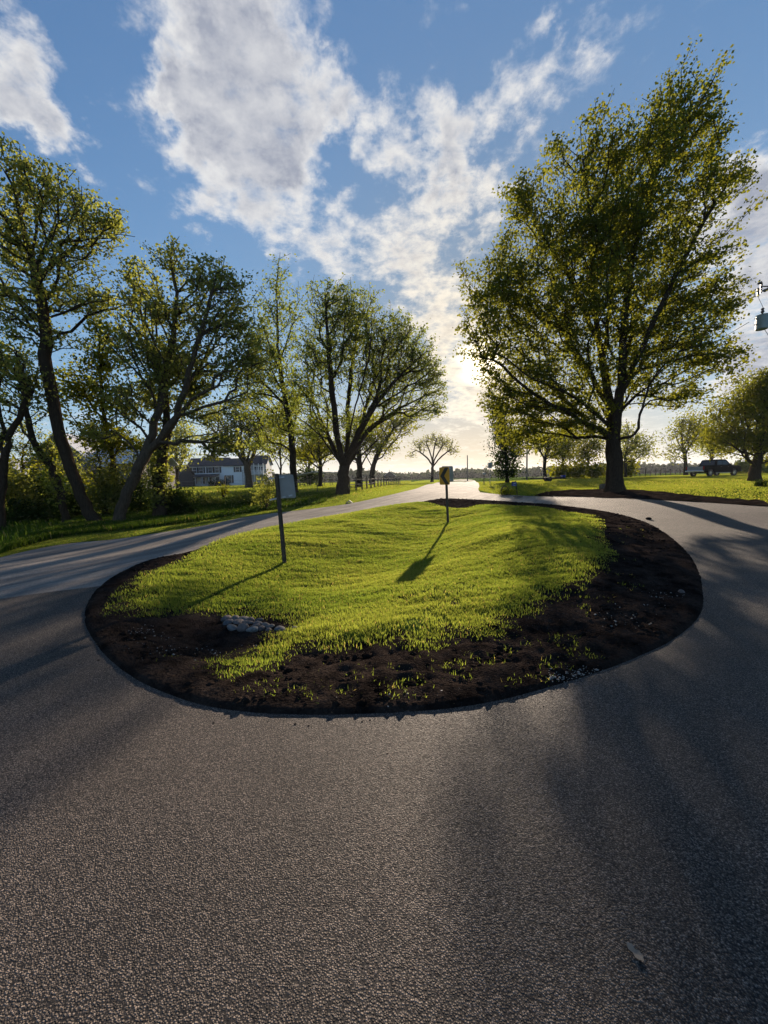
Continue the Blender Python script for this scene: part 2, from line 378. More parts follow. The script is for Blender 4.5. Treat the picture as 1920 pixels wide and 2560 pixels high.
cu = np.arctan2(CPA[:, 0], CPA[:, 1]); cv = np.log(np.hypot(CPA[:, 0], CPA[:, 1])+.3)
def h0_exact(x, y):
    x = np.atleast_1d(np.asarray(x, float)); y = np.atleast_1d(np.asarray(y, float))
    u = np.arctan2(x, y); v = np.log(np.hypot(x, y)+.3)
    du = np.abs(u[:, None]-cu[None]); du = np.minimum(du, 2*np.pi-du); dv = v[:, None]-cv[None]
    d2 = (du*du+dv*dv)/(.115**2)
    w = np.exp(-.5*d2)+.03*np.exp(-.5*d2/6.5)+1e-4/(1+d2)**2
    return (w*CPA[None, :, 2]).sum(1)/w.sum(1)
_NU, _NV = 1441, 700; _V0, _V1 = math.log(.3), math.log(5200.0)
_gu, _gv = np.meshgrid(np.linspace(-np.pi, np.pi, _NU), np.linspace(_V0, _V1, _NV))
_gr = np.maximum(np.exp(_gv)-.3, 1e-4).ravel(); _ga = _gu.ravel()
_HG = np.concatenate([h0_exact(_gr[i:i+20000]*np.sin(_ga[i:i+20000]), _gr[i:i+20000]*np.cos(_ga[i:i+20000])) for i in range(0, len(_gr), 20000)]).reshape(_NV, _NU)
def h0(x, y):
    x = np.atleast_1d(np.asarray(x, float)); y = np.atleast_1d(np.asarray(y, float))
    fu = np.clip((np.arctan2(x, y)+np.pi)/(2*np.pi)*(_NU-1), 0, _NU-1.001); fv = np.clip((np.log(np.hypot(x, y)+.3)-_V0)/(_V1-_V0)*(_NV-1), 0, _NV-1.001)
    i = fu.astype(int); j = fv.astype(int); a = fu-i; b = fv-j
    return (_HG[j, i]*(1-a)+_HG[j, i+1]*a)*(1-b)+(_HG[j+1, i]*(1-a)+_HG[j+1, i+1]*a)*b
ISLAND_PX = [(205, 1560), (222, 1600), (262, 1652), (330, 1705), (420, 1748), (520, 1778), (640, 1794), (780, 1799), (900, 1797), (1020, 1792), (1130, 1782), (1250, 1762),
             (1360, 1733), (1480, 1697), (1590, 1655), (1680, 1612), (1735, 1570), (1762, 1530), (1764, 1490), (1755, 1440), (1730, 1392), (1690, 1352), (1640, 1318), (1590, 1298),
             (1530, 1283), (1460, 1272), (1380, 1263), (1290, 1257), (1200, 1251), (1120, 1248), (1085, 1250), (1000, 1268), (930, 1281), (850, 1295), (760, 1311), (680, 1325),
             (600, 1343), (520, 1365), (460, 1385), (380, 1400), (300, 1432), (240, 1474), (212, 1515)]
def hit(px, py, hf=h0, far=120.0):
    d = ray(px, py); t = np.geomspace(.8, far/d[1], 900)
    X, Y, Z = d[0]*t, d[1]*t, CAMZ+d[2]*t
    below = Z < hf(X, Y)
    i = int(np.argmax(below)) if below.any() else len(t)-1
    if i == 0: i = 1
    a, b = t[i-1], t[i]
    for _ in range(14):
        m_ = (a+b)/2
        if CAMZ+d[2]*m_ < hf(d[0]*m_, d[1]*m_)[0]: b = m_
        else: a = m_
    return np.array([d[0]*b, d[1]*b])
def smooth_closed(P, k=4):
    P = np.array(P); n = len(P); out = []
    for i in range(n):
        p0, p1, p2, p3 = P[(i-1) % n], P[i], P[(i+1) % n], P[(i+2) % n]
        for s in np.arange(k)/k:
            out.append(.5*((2*p1)+(-p0+p2)*s+(2*p0-5*p1+4*p2-p3)*s*s+(-p0+3*p1-3*p2+p3)*s**3))
    return np.array(out)
ISL = smooth_closed([hit(*p) for p in ISLAND_PX], 9)
def inside(P, x, y):
    x = np.asarray(x); y = np.asarray(y); c = np.zeros(x.shape, bool)
    X, Y = P[:, 0], P[:, 1]; j = len(P)-1
    for i in range(len(P)):
        m_ = ((Y[i] > y) != (Y[j] > y)) & (x < (X[j]-X[i])*(y-Y[i])/(Y[j]-Y[i]+1e-12)+X[i])
        c ^= m_; j = i
    return c
def edge_dist(P, x, y):
    x = np.asarray(x)[:, None]; y = np.asarray(y)[:, None]
    A = P; B_ = np.roll(P, -1, 0); d = B_-A; L = (d**2).sum(1)
    t = np.clip(((x-A[None, :, 0])*d[None, :, 0]+(y-A[None, :, 1])*d[None, :, 1])/L[None], 0, 1)
    return np.sqrt(((x-A[None, :, 0]-t*d[None, :, 0])**2+(y-A[None, :, 1]-t*d[None, :, 1])**2)).min(1)
_ilo = ISL.min(0)-.3; _ihi = ISL.max(0)+.3; _IS = .05
_ix, _iy = np.meshgrid(np.arange(_ilo[0], _ihi[0], _IS), np.arange(_ilo[1], _ihi[1], _IS))
_IE = np.concatenate([edge_dist(ISL, _ix.ravel()[i:i+20000], _iy.ravel()[i:i+20000]) for i in range(0, _ix.size, 20000)])
_IE = (_IE*np.where(inside(ISL, _ix.ravel(), _iy.ravel()), 1, -1)).reshape(_ix.shape)
def isl_sd(x, y):
    fx = np.clip((x-_ilo[0])/_IS, 0, _IE.shape[1]-1.001); fy = np.clip((y-_ilo[1])/_IS, 0, _IE.shape[0]-1.001)
    i = fx.astype(int); j = fy.astype(int); a = fx-i; b = fy-j
    return (_IE[j, i]*(1-a)+_IE[j, i+1]*a)*(1-b)+(_IE[j+1, i]*(1-a)+_IE[j+1, i+1]*a)*b
# value noise
def vnoise(x, y, s, seed=0):
    x = np.asarray(x)*s+seed*17.3; y = np.asarray(y)*s+seed*9.1
    xi = np.floor(x).astype(np.int64); yi = np.floor(y).astype(np.int64); fx = x-xi; fy = y-yi
    fx = fx*fx*(3-2*fx); fy = fy*fy*(3-2*fy)
    def hsh(a, b):
        n = (a*374761393+b*668265263+seed*1442695041) & 0xffffffff
        n = ((n ^ (n >> 13))*1274126177) & 0xffffffff
        return ((n ^ (n >> 16)) & 0xffff)/65535.0
    return (hsh(xi, yi)*(1-fx)+hsh(xi+1, yi)*fx)*(1-fy)+(hsh(xi, yi+1)*(1-fx)+hsh(xi+1, yi+1)*fx)*fy
# swale running through the island: (x, y) centre line found from the photo, depth
SW = np.array([[-2.0, 4.6, .24], [-1.6, 6.0, .32], [-.9, 7.6, .42], [.1, 9.4, .46], [1.3, 11.6, .46], [2.0, 14.0, .40], [2.5, 16.5, .15]])
_SWd = np.concatenate([a+(b-a)*np.arange(6)[:, None]/6 for a, b in zip(SW[:-1], SW[1:])]+[SW[-1:]])
def swale(x, y):
    x = np.atleast_1d(x); y = np.atleast_1d(y)
    d2 = (x[:, None]-_SWd[None, :, 0])**2+(y[:, None]-_SWd[None, :, 1])**2
    w = np.exp(-(d2-d2.min(1)[:, None])/1.2)
    return (w*_SWd[None, :, 2]).sum(1)/w.sum(1)*np.exp(-d2.min(1)/3.4)
def hi(x, y, fine=True):
    """island surface"""
    x = np.atleast_1d(np.asarray(x, float)); y = np.atleast_1d(np.asarray(y, float))
    z = h0(x, y); e = isl_sd(x, y); ins = e > 0; e = np.maximum(e, 0)
    k = np.clip(e/1.1, 0, 1); k = k*k*(3-2*k)*ins
    z = z-k*swale(x, y)+.018*np.clip(e/.15, 0, 1)*ins+k*.20*np.exp(-((x-3.3)**2/1.6+(y-9.0)**2/9.0))
    z = z+k*(.05*(vnoise(x, y, 1.1, 3)-.5)+.035*(vnoise(x*.9+y*.35, y*3.2-x*.5, 1.0, 5)-.5)+.02*(vnoise(x*2.2+y*.9, y*7.5-x*1.4, 1.0, 6)-.5))
    return z
def sheet(name, P, hf, step, mat_, off=0.0, holes=(), rough=None, label=None, kind='structure', skirt=0.0):
    """region bounded by P with interior grid points, triangulated, on height hf"""
    lo = P.min(0); hi_ = P.max(0)
    pts = list(map(tuple, P)); edges = [(i, (i+1) % len(P)) for i in range(len(P))]
    faces_in = [list(range(len(P)))]
    gx = []
    if callable(step):
        y = lo[1]
        while y < hi_[1]:
            s = step(y); xs = np.arange(lo[0], hi_[0], s)+random.random()*s
            gx.append(np.stack([xs, np.full(len(xs), y)], 1)); y += s
        G = np.concatenate(gx)
    else:
        xs, ys = np.meshgrid(np.arange(lo[0], hi_[0], step), np.arange(lo[1], hi_[1], step)); G = np.stack([xs.ravel(), ys.ravel()], 1)
        rs = np.random.RandomState(5); G = G+(rs.rand(*G.shape)-.5)*step*.35
    m_ = inside(P, G[:, 0], G[:, 1])
    if len(G[m_]):
        G = G[m_]; ed = np.concatenate([edge_dist(P, G[i:i+20000, 0], G[i:i+20000, 1]) for i in range(0, len(G), 20000)])
        sv = step(G[:, 1]) if callable(step) else step
        G = G[ed > sv*.3]
    for Hh in holes:
        G = G[~inside(Hh, G[:, 0], G[:, 1])]
    allp = [Vector(p) for p in pts]+[Vector(p) for p in G]
    for Hh in holes:
        o = len(allp); allp += [Vector(p) for p in Hh]; edges += [(o+i, o+(i+1) % len(Hh)) for i in range(len(Hh))]
    V, E, Fc, *_ = delaunay_2d_cdt(allp, edges, [], 1, 1e-5)
    V = np.array([(v[0], v[1]) for v in V]); Fc = np.array([f for f in Fc if len(f) == 3])
    cen = V[Fc].mean(1); k = inside(P, cen[:, 0], cen[:, 1])
    for Hh in holes: k &= ~inside(Hh, cen[:, 0], cen[:, 1])
    Fc = Fc[k]
    a = V[Fc]; ar = (a[:, 1, 0]-a[:, 0, 0])*(a[:, 2, 1]-a[:, 0, 1])-(a[:, 2, 0]-a[:, 0, 0])*(a[:, 1, 1]-a[:, 0, 1])
    Fc[ar < 0] = Fc[ar < 0][:, ::-1]
    z = np.concatenate([hf(V[i:i+20000, 0], V[i:i+20000, 1]) for i in range(0, len(V), 20000)])+off
    if rough is not None: z = z+rough(V[:, 0], V[:, 1])
    me = np_mesh(name, np.column_stack([V, z]), Fc, smooth=True)
    o = link(name, me, mat_)
    if kind: tag(o, kind=kind)
    if label: o['label'] = label
    return o
# ground sheet: polar grid reaching the horizon
def build_ground():
    rr = np.concatenate([np.arange(.5, 30, .35), np.geomspace(30, 1800, 90)]); na = 720
    ang = np.linspace(-np.pi, np.pi, na, endpoint=False)
    A, Rr = np.meshgrid(ang, rr); x = (Rr*np.sin(A)).ravel(); y = (Rr*np.cos(A)).ravel()
    z = np.concatenate([h0(x[i:i+20000], y[i:i+20000]) for i in range(0, len(x), 20000)])-.012
    m_ = inside(ISL, x, y); z[m_] -= .55*np.clip(edge_dist(ISL, x[m_], y[m_])/.5, 0, 1)
    r = np.hypot(x, y); z += np.clip((r-20)/60, 0, 1)*.10*(vnoise(x, y, .12, 2)-.5)*(np.abs(x) > 3)
    V = np.column_stack([x, y, z]); V = np.concatenate([V, [[0, 0, -.012]]])
    i, j = np.meshgrid(np.arange(len(rr)-1), np.arange(na), indexing='ij'); i = i.ravel(); j = j.ravel(); k = (j+1) % na
    Q = np.stack([i*na+j, i*na+k, (i+1)*na+k, (i+1)*na+j], 1)[:, ::-1]
    T = np.stack([np.arange(na), (np.arange(na)+1) % na, np.full(na, len(V)-1)], 1)
    me = np_mesh('ground', V, [Q, T], smooth=True)
    o = link('ground', me, M['field']); tag(o, label='open meadow and lawn ground reaching the horizon', kind='structure')
build_ground()
H = lambda x, y: float(h0(x, y)[0])
def gp(px, Y):
    """ground point at depth Y under image column px (taken near the horizon)"""
    x = at(px, 1215, Y)[0]; return np.array([x, Y, H(x, Y)])
# paved areas
def hp(L): return np.array([hit(*p) if len(p) == 2 else at(*p)[:2] for p in L])
ROAD_FAR = [(-160, 1440), (0, 1394), (150, 1362), (330, 1343), (500, 1316), (660, 1286), (850, 1263), (950, 1243), (1010, 1229), (1050, 1218), (1085, 1208, 70), (1110, 1203, 110), (1150, 1200, 160)]
ROAD_RIGHT = [(1180, 1200, 160), (1190, 1205, 80), (1198, 1212), (1196, 1222), (1200, 1231)]
def spline(P, k=5):
    P = np.array(P); Q = np.vstack([2*P[0]-P[1], P, 2*P[-1]-P[-2]]); out = []
    for i in range(1, len(Q)-2):
        for s in np.arange(k)/k:
            p0, p1, p2, p3 = Q[i-1:i+3]
            out.append(.5*((2*p1)+(-p0+p2)*s+(2*p0-5*p1+4*p2-p3)*s*s+(-p0+3*p1-3*p2+p3)*s**3))
    out.append(Q[-2]); return np.array(out)
far_edge = spline(hp(ROAD_FAR)); right_edge = spline(hp(ROAD_RIGHT))
DRIVE_FAR = [(1200, 1231), (1260, 1237), (1340, 1241), (1450, 1243), (1535, 1246), (1700, 1253), (1920, 1265)]
drive_far = np.vstack([spline(hp(DRIVE_FAR)), [[22, 13.4], [34, 11]]])
mid = lambda P, n: P[n]
# old road: from the left edge, past the island, to the horizon, with the throat of the drive
HOLE = ISL+(ISL.mean(0)-ISL)/np.linalg.norm(ISL.mean(0)-ISL, axis=1)[:, None]*.16
near_left = hp([(-160, 1548), (0, 1500), (120, 1483), (224, 1471)])
isl_c = ISL.mean(0)
road_poly = np.vstack([far_edge, right_edge, drive_far[1:13], [[6.8, 14.6], [4.5, 13.0], [2.0, 12.0], [-1.5, 9.0]], near_left[::-1]])
road_edge_noise = lambda P, a, s: P+np.column_stack([(vnoise(P[:, 0], P[:, 1], s, 11)-.5), (vnoise(P[:, 0], P[:, 1], s, 12)-.5)])*a
stepf = lambda y: np.maximum(.45, np.abs(y)*.03)
road_poly = np.vstack([[[-60, 1.5], [-60, 12.5]], road_poly])
road = sheet('road', road_poly, h0, stepf, M['road'], off=.006, holes=(HOLE,), label='old worn tan gravel road running from the left to the horizon')
# new asphalt drive round the island
da = np.vstack([near_left[0:1]+[-40, -5], near_left[1:], [[-2.2, 7.5], [0, 11], [4.5, 13.2], [6.6, 14.4]], drive_far[12:], [[34, -16], [0, -22], [-44, -16]]])
drive = sheet('driveway', da, h0, lambda y: np.maximum(.5, np.abs(y)*.05), M['asphalt'], off=.018, holes=(HOLE,), label='dark new asphalt driveway looping round the grass island')
# ------------------------------------------------------------------ island
def soil_rough(x, y):
    e = isl_sd(x, y)
    k = np.clip(e/.35, 0, 1)
    n = (vnoise(x, y, 4.5, 21)-.5)*.06+(vnoise(x, y, 13, 22)-.4)*.045+(vnoise(x, y, 30, 23)-.5)*.022
    return k*n*.8+.012*np.clip(e/.05, 0, 1)-.03*(1-np.clip(e/.05, 0, 1))
isl_edge = ISL+np.column_stack([vnoise(ISL[:, 0], ISL[:, 1], 2.2, 31)-.5, vnoise(ISL[:, 0], ISL[:, 1], 2.2, 32)-.5])*.06+np.column_stack([vnoise(ISL[:, 0], ISL[:, 1], 8, 33)-.5, vnoise(ISL[:, 0], ISL[:, 1], 8, 34)-.5])*.06
soil = sheet('island_soil', isl_edge, hi, lambda y: np.clip(np.abs(y)*.0105, .03, .16), M['soil'], off=.022, rough=soil_rough, label='bare dark soil ringing the island of grass')
GRASS_PX = [(249, 1551), (262, 1520), (278, 1493), (347, 1437), (430, 1410), (470, 1390), (520, 1362), (600, 1335), (700, 1314), (850, 1287), (980, 1264), (1060, 1257), (1095, 1263), (1130, 1272), (1165, 1272), (1200, 1264),
            (1290, 1266), (1370, 1273), (1420, 1282), (1500, 1296), (1515, 1320), (1512, 1345), (1535, 1370), (1550, 1400), (1500, 1440), (1465, 1480), (1400, 1520), (1375, 1543), (1300, 1565), (1330, 1590),
            (1250, 1612), (1160, 1612), (1090, 1640), (1000, 1640), (930, 1625), (860, 1645), (760, 1640), (700, 1680), (640, 1702), (570, 1715), (520, 1700), (470, 1675), (520, 1655), (600, 1630), (660, 1612), (640, 1590), (720, 1575), (690, 1560), (600, 1553),
            (500, 1548), (420, 1548), (330, 1558)]
GRA = smooth_closed([hit(p[0], p[1], hi) for p in GRASS_PX], 3)
turf = sheet('island_turf', GRA, hi, lambda y: np.clip(np.abs(y)*.02, .08, .3), M['turf'], off=.058, rough=lambda x, y: (vnoise(x, y, 6, 41)-.5)*.03-.11*(1-np.clip(edge_dist(GRA, x, y)/.55, 0, 1))-.09*np.clip((vnoise(x, y, 1.9, 58)-.66)/.1, 0, 1)*np.clip((9-y)/3, 0, 1), label='green turf floor of the island under the blades')
def blades(name, x, y, z, hgt, wid, mat_, lean=.5, seed=0, wind=(0, 0), label=None, tint=None, nseg=1):
    rs = np.random.RandomState(seed); n = len(x)
    a = rs.rand(n)*2*np.pi; ca, sa = np.cos(a), np.sin(a)
    la = rs.rand(n)*2*np.pi; ll = rs.rand(n)*lean
    lx = np.cos(la)*ll*hgt+wind[0]*hgt; ly = np.sin(la)*ll*hgt+wind[1]*hgt
    b0 = np.column_stack([x-ca*wid/2, y-sa*wid/2, z]); b1 = np.column_stack([x+ca*wid/2, y+sa*wid/2, z])
    m0 = np.column_stack([x-ca*wid*.42+lx*.35, y-sa*wid*.42+ly*.35, z+hgt*.55]); m1 = np.column_stack([x+ca*wid*.42+lx*.35, y+sa*wid*.42+ly*.35, z+hgt*.55])
    tp = np.column_stack([x+lx, y+ly, z+hgt*(1-.25*ll)])
    V = np.stack([b0, b1, m1, m0, tp], 1).reshape(-1, 3); i = np.arange(n)*5
    Q = np.stack([i, i+1, i+2, i+3], 1); T = np.stack([i+3, i+2, i+4], 1)
    if tint is None: tint = rs.rand(n)
    tint = np.where(rs.rand(n) < .035, 2.0, tint)
    me = np_mesh(name, V, [Q, T], attr=np.concatenate([tint, tint]))
    o = link(name, me, mat_); tag(o, label=label, kind='stuff', cat=None); return o
def scatter(P, n, hf, seed, power=1.0):
    """points in polygon, density falling as 1/r^2 beyond a few metres"""
    rs = np.random.RandomState(seed); lo, hi_ = P.min(0), P.max(0)
    out = []; cnt = 0
    while cnt < n:
        k = n*2
        # sample uniformly in azimuth and log r
        r_ = np.hypot(P[:, 0], P[:, 1]); u = np.arctan2(P[:, 0], P[:, 1])
        lr = rs.rand(k)*(math.log(r_.max())-math.log(max(r_.min()*.6, .5)))+math.log(max(r_.min()*.6, .5))
        # between uniform in area and uniform in log r
        az = rs.rand(k)*(u.max()-u.min())+u.min()
        rr = np.exp(lr); keep = rs.rand(k) < (rr/rr.max())**power
        x = rr*np.sin(az); y = rr*np.cos(az); keep &= inside(P, x, y)
        out.append(np.column_stack([x[keep], y[keep]])); cnt += keep.sum()
    Q = np.concatenate(out)[:n]
    z = np.concatenate([hf(Q[i:i+20000, 0], Q[i:i+20000, 1]) for i in range(0, len(Q), 20000)])
    return Q[:, 0], Q[:, 1], z
def make_island_grass():
    x, y, z = scatter(GRA, 400000, hi, 3, 1.0)
    e = np.concatenate([edge_dist(GRA, x[i:i+20000], y[i:i+20000]) for i in range(0, len(x), 20000)])
    bare = vnoise(x, y, 1.6, 51)*.6+vnoise(x, y, 5, 52)*.4
    near = np.clip((8.5-y)/4, 0, 1)
    rs = np.random.RandomState(9)
    keep = (bare > .17+.20*near) | (rs.rand(len(x)) < .35)
    keep &= rs.rand(len(x)) < np.clip(e/.75*(.35+1.3*vnoise(x, y, 3.2, 57))+.12*vnoise(x, y, 7, 53), .06, 1)
    x, y, z, bare, e = x[keep], y[keep], z[keep], bare[keep], e[keep]
    r = np.hypot(x, y)
    clump = vnoise(x, y, 9, 54)
    hgt = (.026+.018*clump+.016*rs.rand(len(x)))*(1+.02*r); wid = .0022+.0010*r
    row = np.sin((y*2.6+x*.5)+3*vnoise(x, y, .5, 7))
    tint = np.clip(-.05+.9*vnoise(x, y, .8, 55)+.25*rs.rand(len(x))+.12*row, 0, 1)
    blades('island_grass', x, y, z+.018+.034*np.clip(e/.55, 0, 1), hgt, wid, M['blade'], .7, 4, (-.05, -.1), 'short bright yellow-green grass growing over the island', tint)
    # sprouts in the bare soil
    SP = [(760, 1735, 90, 18), (880, 1745, 70, 18), (1000, 1700, 120, 30), (1150, 1690, 80, 20), (1220, 1660, 60, 25), (1410, 1600, 60, 20), (1430, 1640, 60, 22), (1390, 1670, 50, 20), (1350, 1700, 30, 12),
          (1580, 1470, 35, 18), (1500, 1500, 35, 14), (1460, 1530, 20, 22), (1280, 1715, 20, 15), (680, 1740, 60, 14), (1000, 1750, 60, 12), (560, 1690, 60, 14), (1330, 1625, 70, 18), (640, 1725, 60, 14), (1530, 1360, 50, 50), (1540, 1420, 40, 30), (1560, 1340, 40, 20), (1100, 1660, 90, 20), (900, 1690, 110, 20), (430, 1655, 30, 10)]
    X = []
    for (px, py, rx, ry) in SP:
        n_t = int(4+rx*ry/130)
        for _ in range(n_t):
            a = hit(px+rs.randn()*rx*.55, py+rs.randn()*ry*.55, hi)
            m_ = rs.randint(3, 12); X.append(a+rs.randn(m_, 2)*.03)
    X = np.concatenate(X); k = inside(ISL, X[:, 0], X[:, 1]); X = X[k]; z = hi(X[:, 0], X[:, 1]); n = len(X)
    blades('grass_sprouts', X[:, 0], X[:, 1], z+.01, .02+.05*rs.rand(n)**1.8, .004+.003*rs.rand(n), M['blade'], .8, 6, (0, 0), 'sparse young sprouts coming up through the bare soil')
make_island_grass()
# clods, pebbles
def lumps(name, X, Y, Z, rad, mat_, seed, label, flat=.7, parent=None):
    rs = np.random.RandomState(seed)
    ico = np.array([(0, 0, 1), (.89, 0, .45), (.28, .85, .45), (-.72, .53, .45), (-.72, -.53, .45), (.28, -.85, .45), (.72, .53, -.45), (-.28, .85, -.45), (-.89, 0, -.45), (-.28, -.85, -.45), (.72, -.53, -.45), (0, 0, -1)])
    T = np.array([(0, 1, 2), (0, 2, 3), (0, 3, 4), (0, 4, 5), (0, 5, 1), (1, 6, 2), (2, 7, 3), (3, 8, 4), (4, 9, 5), (5, 10, 1), (2, 6, 7), (3, 7, 8), (4, 8, 9), (5, 9, 10), (1, 10, 6), (6, 11, 7), (7, 11, 8), (8, 11, 9), (9, 11, 10), (10, 11, 6)])
    n = len(X); V = ico[None]*(1+(rs.rand(n, 12, 1)-.5)*.6)*rad[:, None, None]*(1+(rs.rand(n, 1, 3)-.5)*.6); V[:, :, 2] *= flat
    a = rs.rand(n)*6.28; c, s = np.cos(a)[:, None], np.sin(a)[:, None]
    V = np.stack([V[:, :, 0]*c-V[:, :, 1]*s+X[:, None], V[:, :, 0]*s+V[:, :, 1]*c+Y[:, None], V[:, :, 2]+Z[:, None]], 2)
    me = np_mesh(name, V.reshape(-1, 3), (T[None]+np.arange(n)[:, None, None]*12).reshape(-1, 3)); o = link(name, me, mat_, parent)
    if label: tag(o, label=label, kind='stuff')
    return o
def make_debris():
    rs = np.random.RandomState(12)
    x, y, z = scatter(isl_edge, 26000, hi, 13, .9)
    k = (~inside(GRA, x, y) | (rs.rand(len(x)) < .05)) & (isl_sd(x, y) > .05+.07*rs.rand(len(x))); x, y, z = x[k], y[k], z[k]
    lumps('soil_clods', x, y, z+.025, .005+.032*rs.rand(len(x))**4.2+.0009*y, M['soil'], 14, 'crumbled clods of dark soil strewn over the bare ring')
    PB = [(1640, 1500, 60, 18, 60), (1600, 1510, 60, 12, 50), (1440, 1690, 60, 14, 60), (1400, 1705, 40, 10, 40), (560, 1630, 160, 40, 60), (400, 1620, 90, 40, 50), (1550, 1560, 100, 40, 40), (1000, 1740, 200, 25, 30), (350, 1590, 60, 20, 30), (1480, 1330, 90, 20, 14)]
    X = []
    for px, py, rx, ry, n in PB:
        for _ in range(n): X.append(hit(px+rs.randn()*rx*.5, py+rs.randn()*ry*.5, hi))
    X = np.array(X); X = X[inside(ISL, X[:, 0], X[:, 1])]; z = hi(X[:, 0], X[:, 1])
    lumps('pale_pebbles', X[:, 0], X[:, 1], z+.035, .004+.008*rs.rand(len(X))**3, M['pebble'], 15, 'pale specks of gravel scattered on the dark soil')
    # loose crumbs on the asphalt beside the soil
    a = rs.randint(0, len(ISL), 160); nrm = ISL[a]-ISL.mean(0); nrm = nrm/np.linalg.norm(nrm, axis=1)[:, None]
    P = ISL[a]+nrm*(rs.rand(160, 1)**3*.5)+rs.randn(160, 2)*.03
    z = h0(P[:, 0], P[:, 1])
    lumps('soil_crumbs', P[:, 0], P[:, 1], z+.018, .003+.010*rs.rand(160)**4, M['soil'], 16, 'small crumbs of soil fallen on the asphalt along the island edge')
make_debris()
def one_lump(name, px, py, r, mat_, seed, hf, **k):
    p = hit(px, py, hf); rs = np.random.RandomState(seed)
    o = lumps(name, np.array([0.]), np.array([0.]), np.array([0.]), np.array([r]), mat_, seed, None, flat=.75)
    sm = o.modifiers.new('s', 'SUBSURF'); sm.levels = 1; sm.render_levels = 2
    for pl in o.data.polygons: pl.use_smooth = True
    o.location = (p[0], p[1], float(hf(p[0], p[1])[0])+r*.5); return tag(o, **k)
one_lump('soil_clod', 1622, 1300, .10, M['soil'], 1, h0, label='round dark clod of earth lying on the driveway behind the island', cat='clod')
one_lump('soil_clod', 1165, 1602, .055, M['soil'], 2, hi, label='fist-sized dark clod at the lower edge of the grass, the larger of two there', cat='clod')
one_lump('soil_clod', 1234, 1592, .035, M['soil'], 3, hi, label='small dark clod in the grass right of the fist-sized one', cat='clod')
one_lump('soil_clod', 1085, 1530, .05, M['soil'], 4, hi, label='flat dark clod alone out in the island grass', cat='clod')
one_lump('pale_rock', 1702, 1487, .06, M['stone'], 6, hi, label='pale flat rock on the dark soil near the right rim of the island', cat='rock')
# river stones round the drain
def make_stones():
    # pixel centres and widths traced from the pile
    ST = [(566, 1556, 26), (590, 1556, 22), (610, 1558, 24), (628, 1558, 22), (648, 1560, 20), (572, 1568, 24), (597, 1566, 26), (622, 1568, 26), (645, 1568, 22), (664, 1573, 22), (582, 1581, 26), (608, 1581, 30), (633, 1584, 24), (652, 1581, 20), (672, 1584, 14), (676, 1576, 18), (700, 1583, 26), (737, 1580, 14), (604, 1573, 18), (638, 1575, 18)]
    names = ['smooth rounded', 'rounded', 'flattish', 'egg-shaped', 'knobbly rounded']
    for i, (px, py, w) in enumerate(ST):
        p = hit(px, py, hi); r = w/F*p[1]*.56
        import bmesh
        bm = bmesh.new(); bmesh.ops.create_icosphere(bm, subdivisions=3, radius=1)
        rs = random.Random(i); ax = Vector((rs.uniform(.95, 1.3), rs.uniform(.7, 1.05), rs.uniform(.5, .72)))
        fx = [Vector((rs.uniform(-1, 1), rs.uniform(-1, 1), rs.uniform(-1, 1))) for _ in range(3)]
        for v in bm.verts:
            d = v.co.copy(); k = 1+sum(.075*math.sin(3*d.dot(f)+j) for j, f in enumerate(fx)); v.co = Vector((d.x*ax.x, d.y*ax.y, d.z*ax.z))*k*r
        me = bpy.data.meshes.new('river_stone'); bm.to_mesh(me); bm.free()
        for pl in me.polygons: pl.use_smooth = True
        o = link('river_stone', me, M['stone'])
        o.location = (p[0], p[1], float(hi(p[0], p[1])[0])+.04+r*.12); o.rotation_euler = (rs.uniform(-.3, .3), rs.uniform(-.3, .3), rs.uniform(0, 3))
        row = 'back row' if py < 1563 else ('middle row' if py < 1577 else 'front row')
        k = sum(1 for q in ST[:i] if ((q[1] < 1563) == (py < 1563)) and ((q[1] < 1577) == (py < 1577)))
        tag(o, label='%s river stone, %s from the left in the %s of the pile' % (names[i % 5], ['first', 'second', 'third', 'fourth', 'fifth', 'sixth', 'seventh', 'eighth', 'ninth'][k], row), cat='stone', group='river stones piled at the drain in the island')
make_stones()
def dead_leaf():
    p = hit(1590, 2400); b = MB()
    pts = [(0, -.035), (.014, -.02), (.022, -.002), (.012, .012), (.020, .028), (0, .045), (-.016, .026), (-.010, .010), (-.020, -.006), (-.012, -.022)]
    b.add([(x, y, .006+.012*(x*x+y*y)/.001*.3) for x, y in pts]+[(0, 0, .004)], [(i, (i+1) % 10, 10) for i in range(10)])
    o = b.build('fallen_leaf', M['dead']); o.scale = (.75, .75, .75); o.location = (p[0], p[1], H(p[0], p[1])+.02); o.rotation_euler = (0, 0, .5); tag(o, label='pale dry fallen leaf on the dark asphalt in the right foreground', cat='leaf')
dead_leaf()
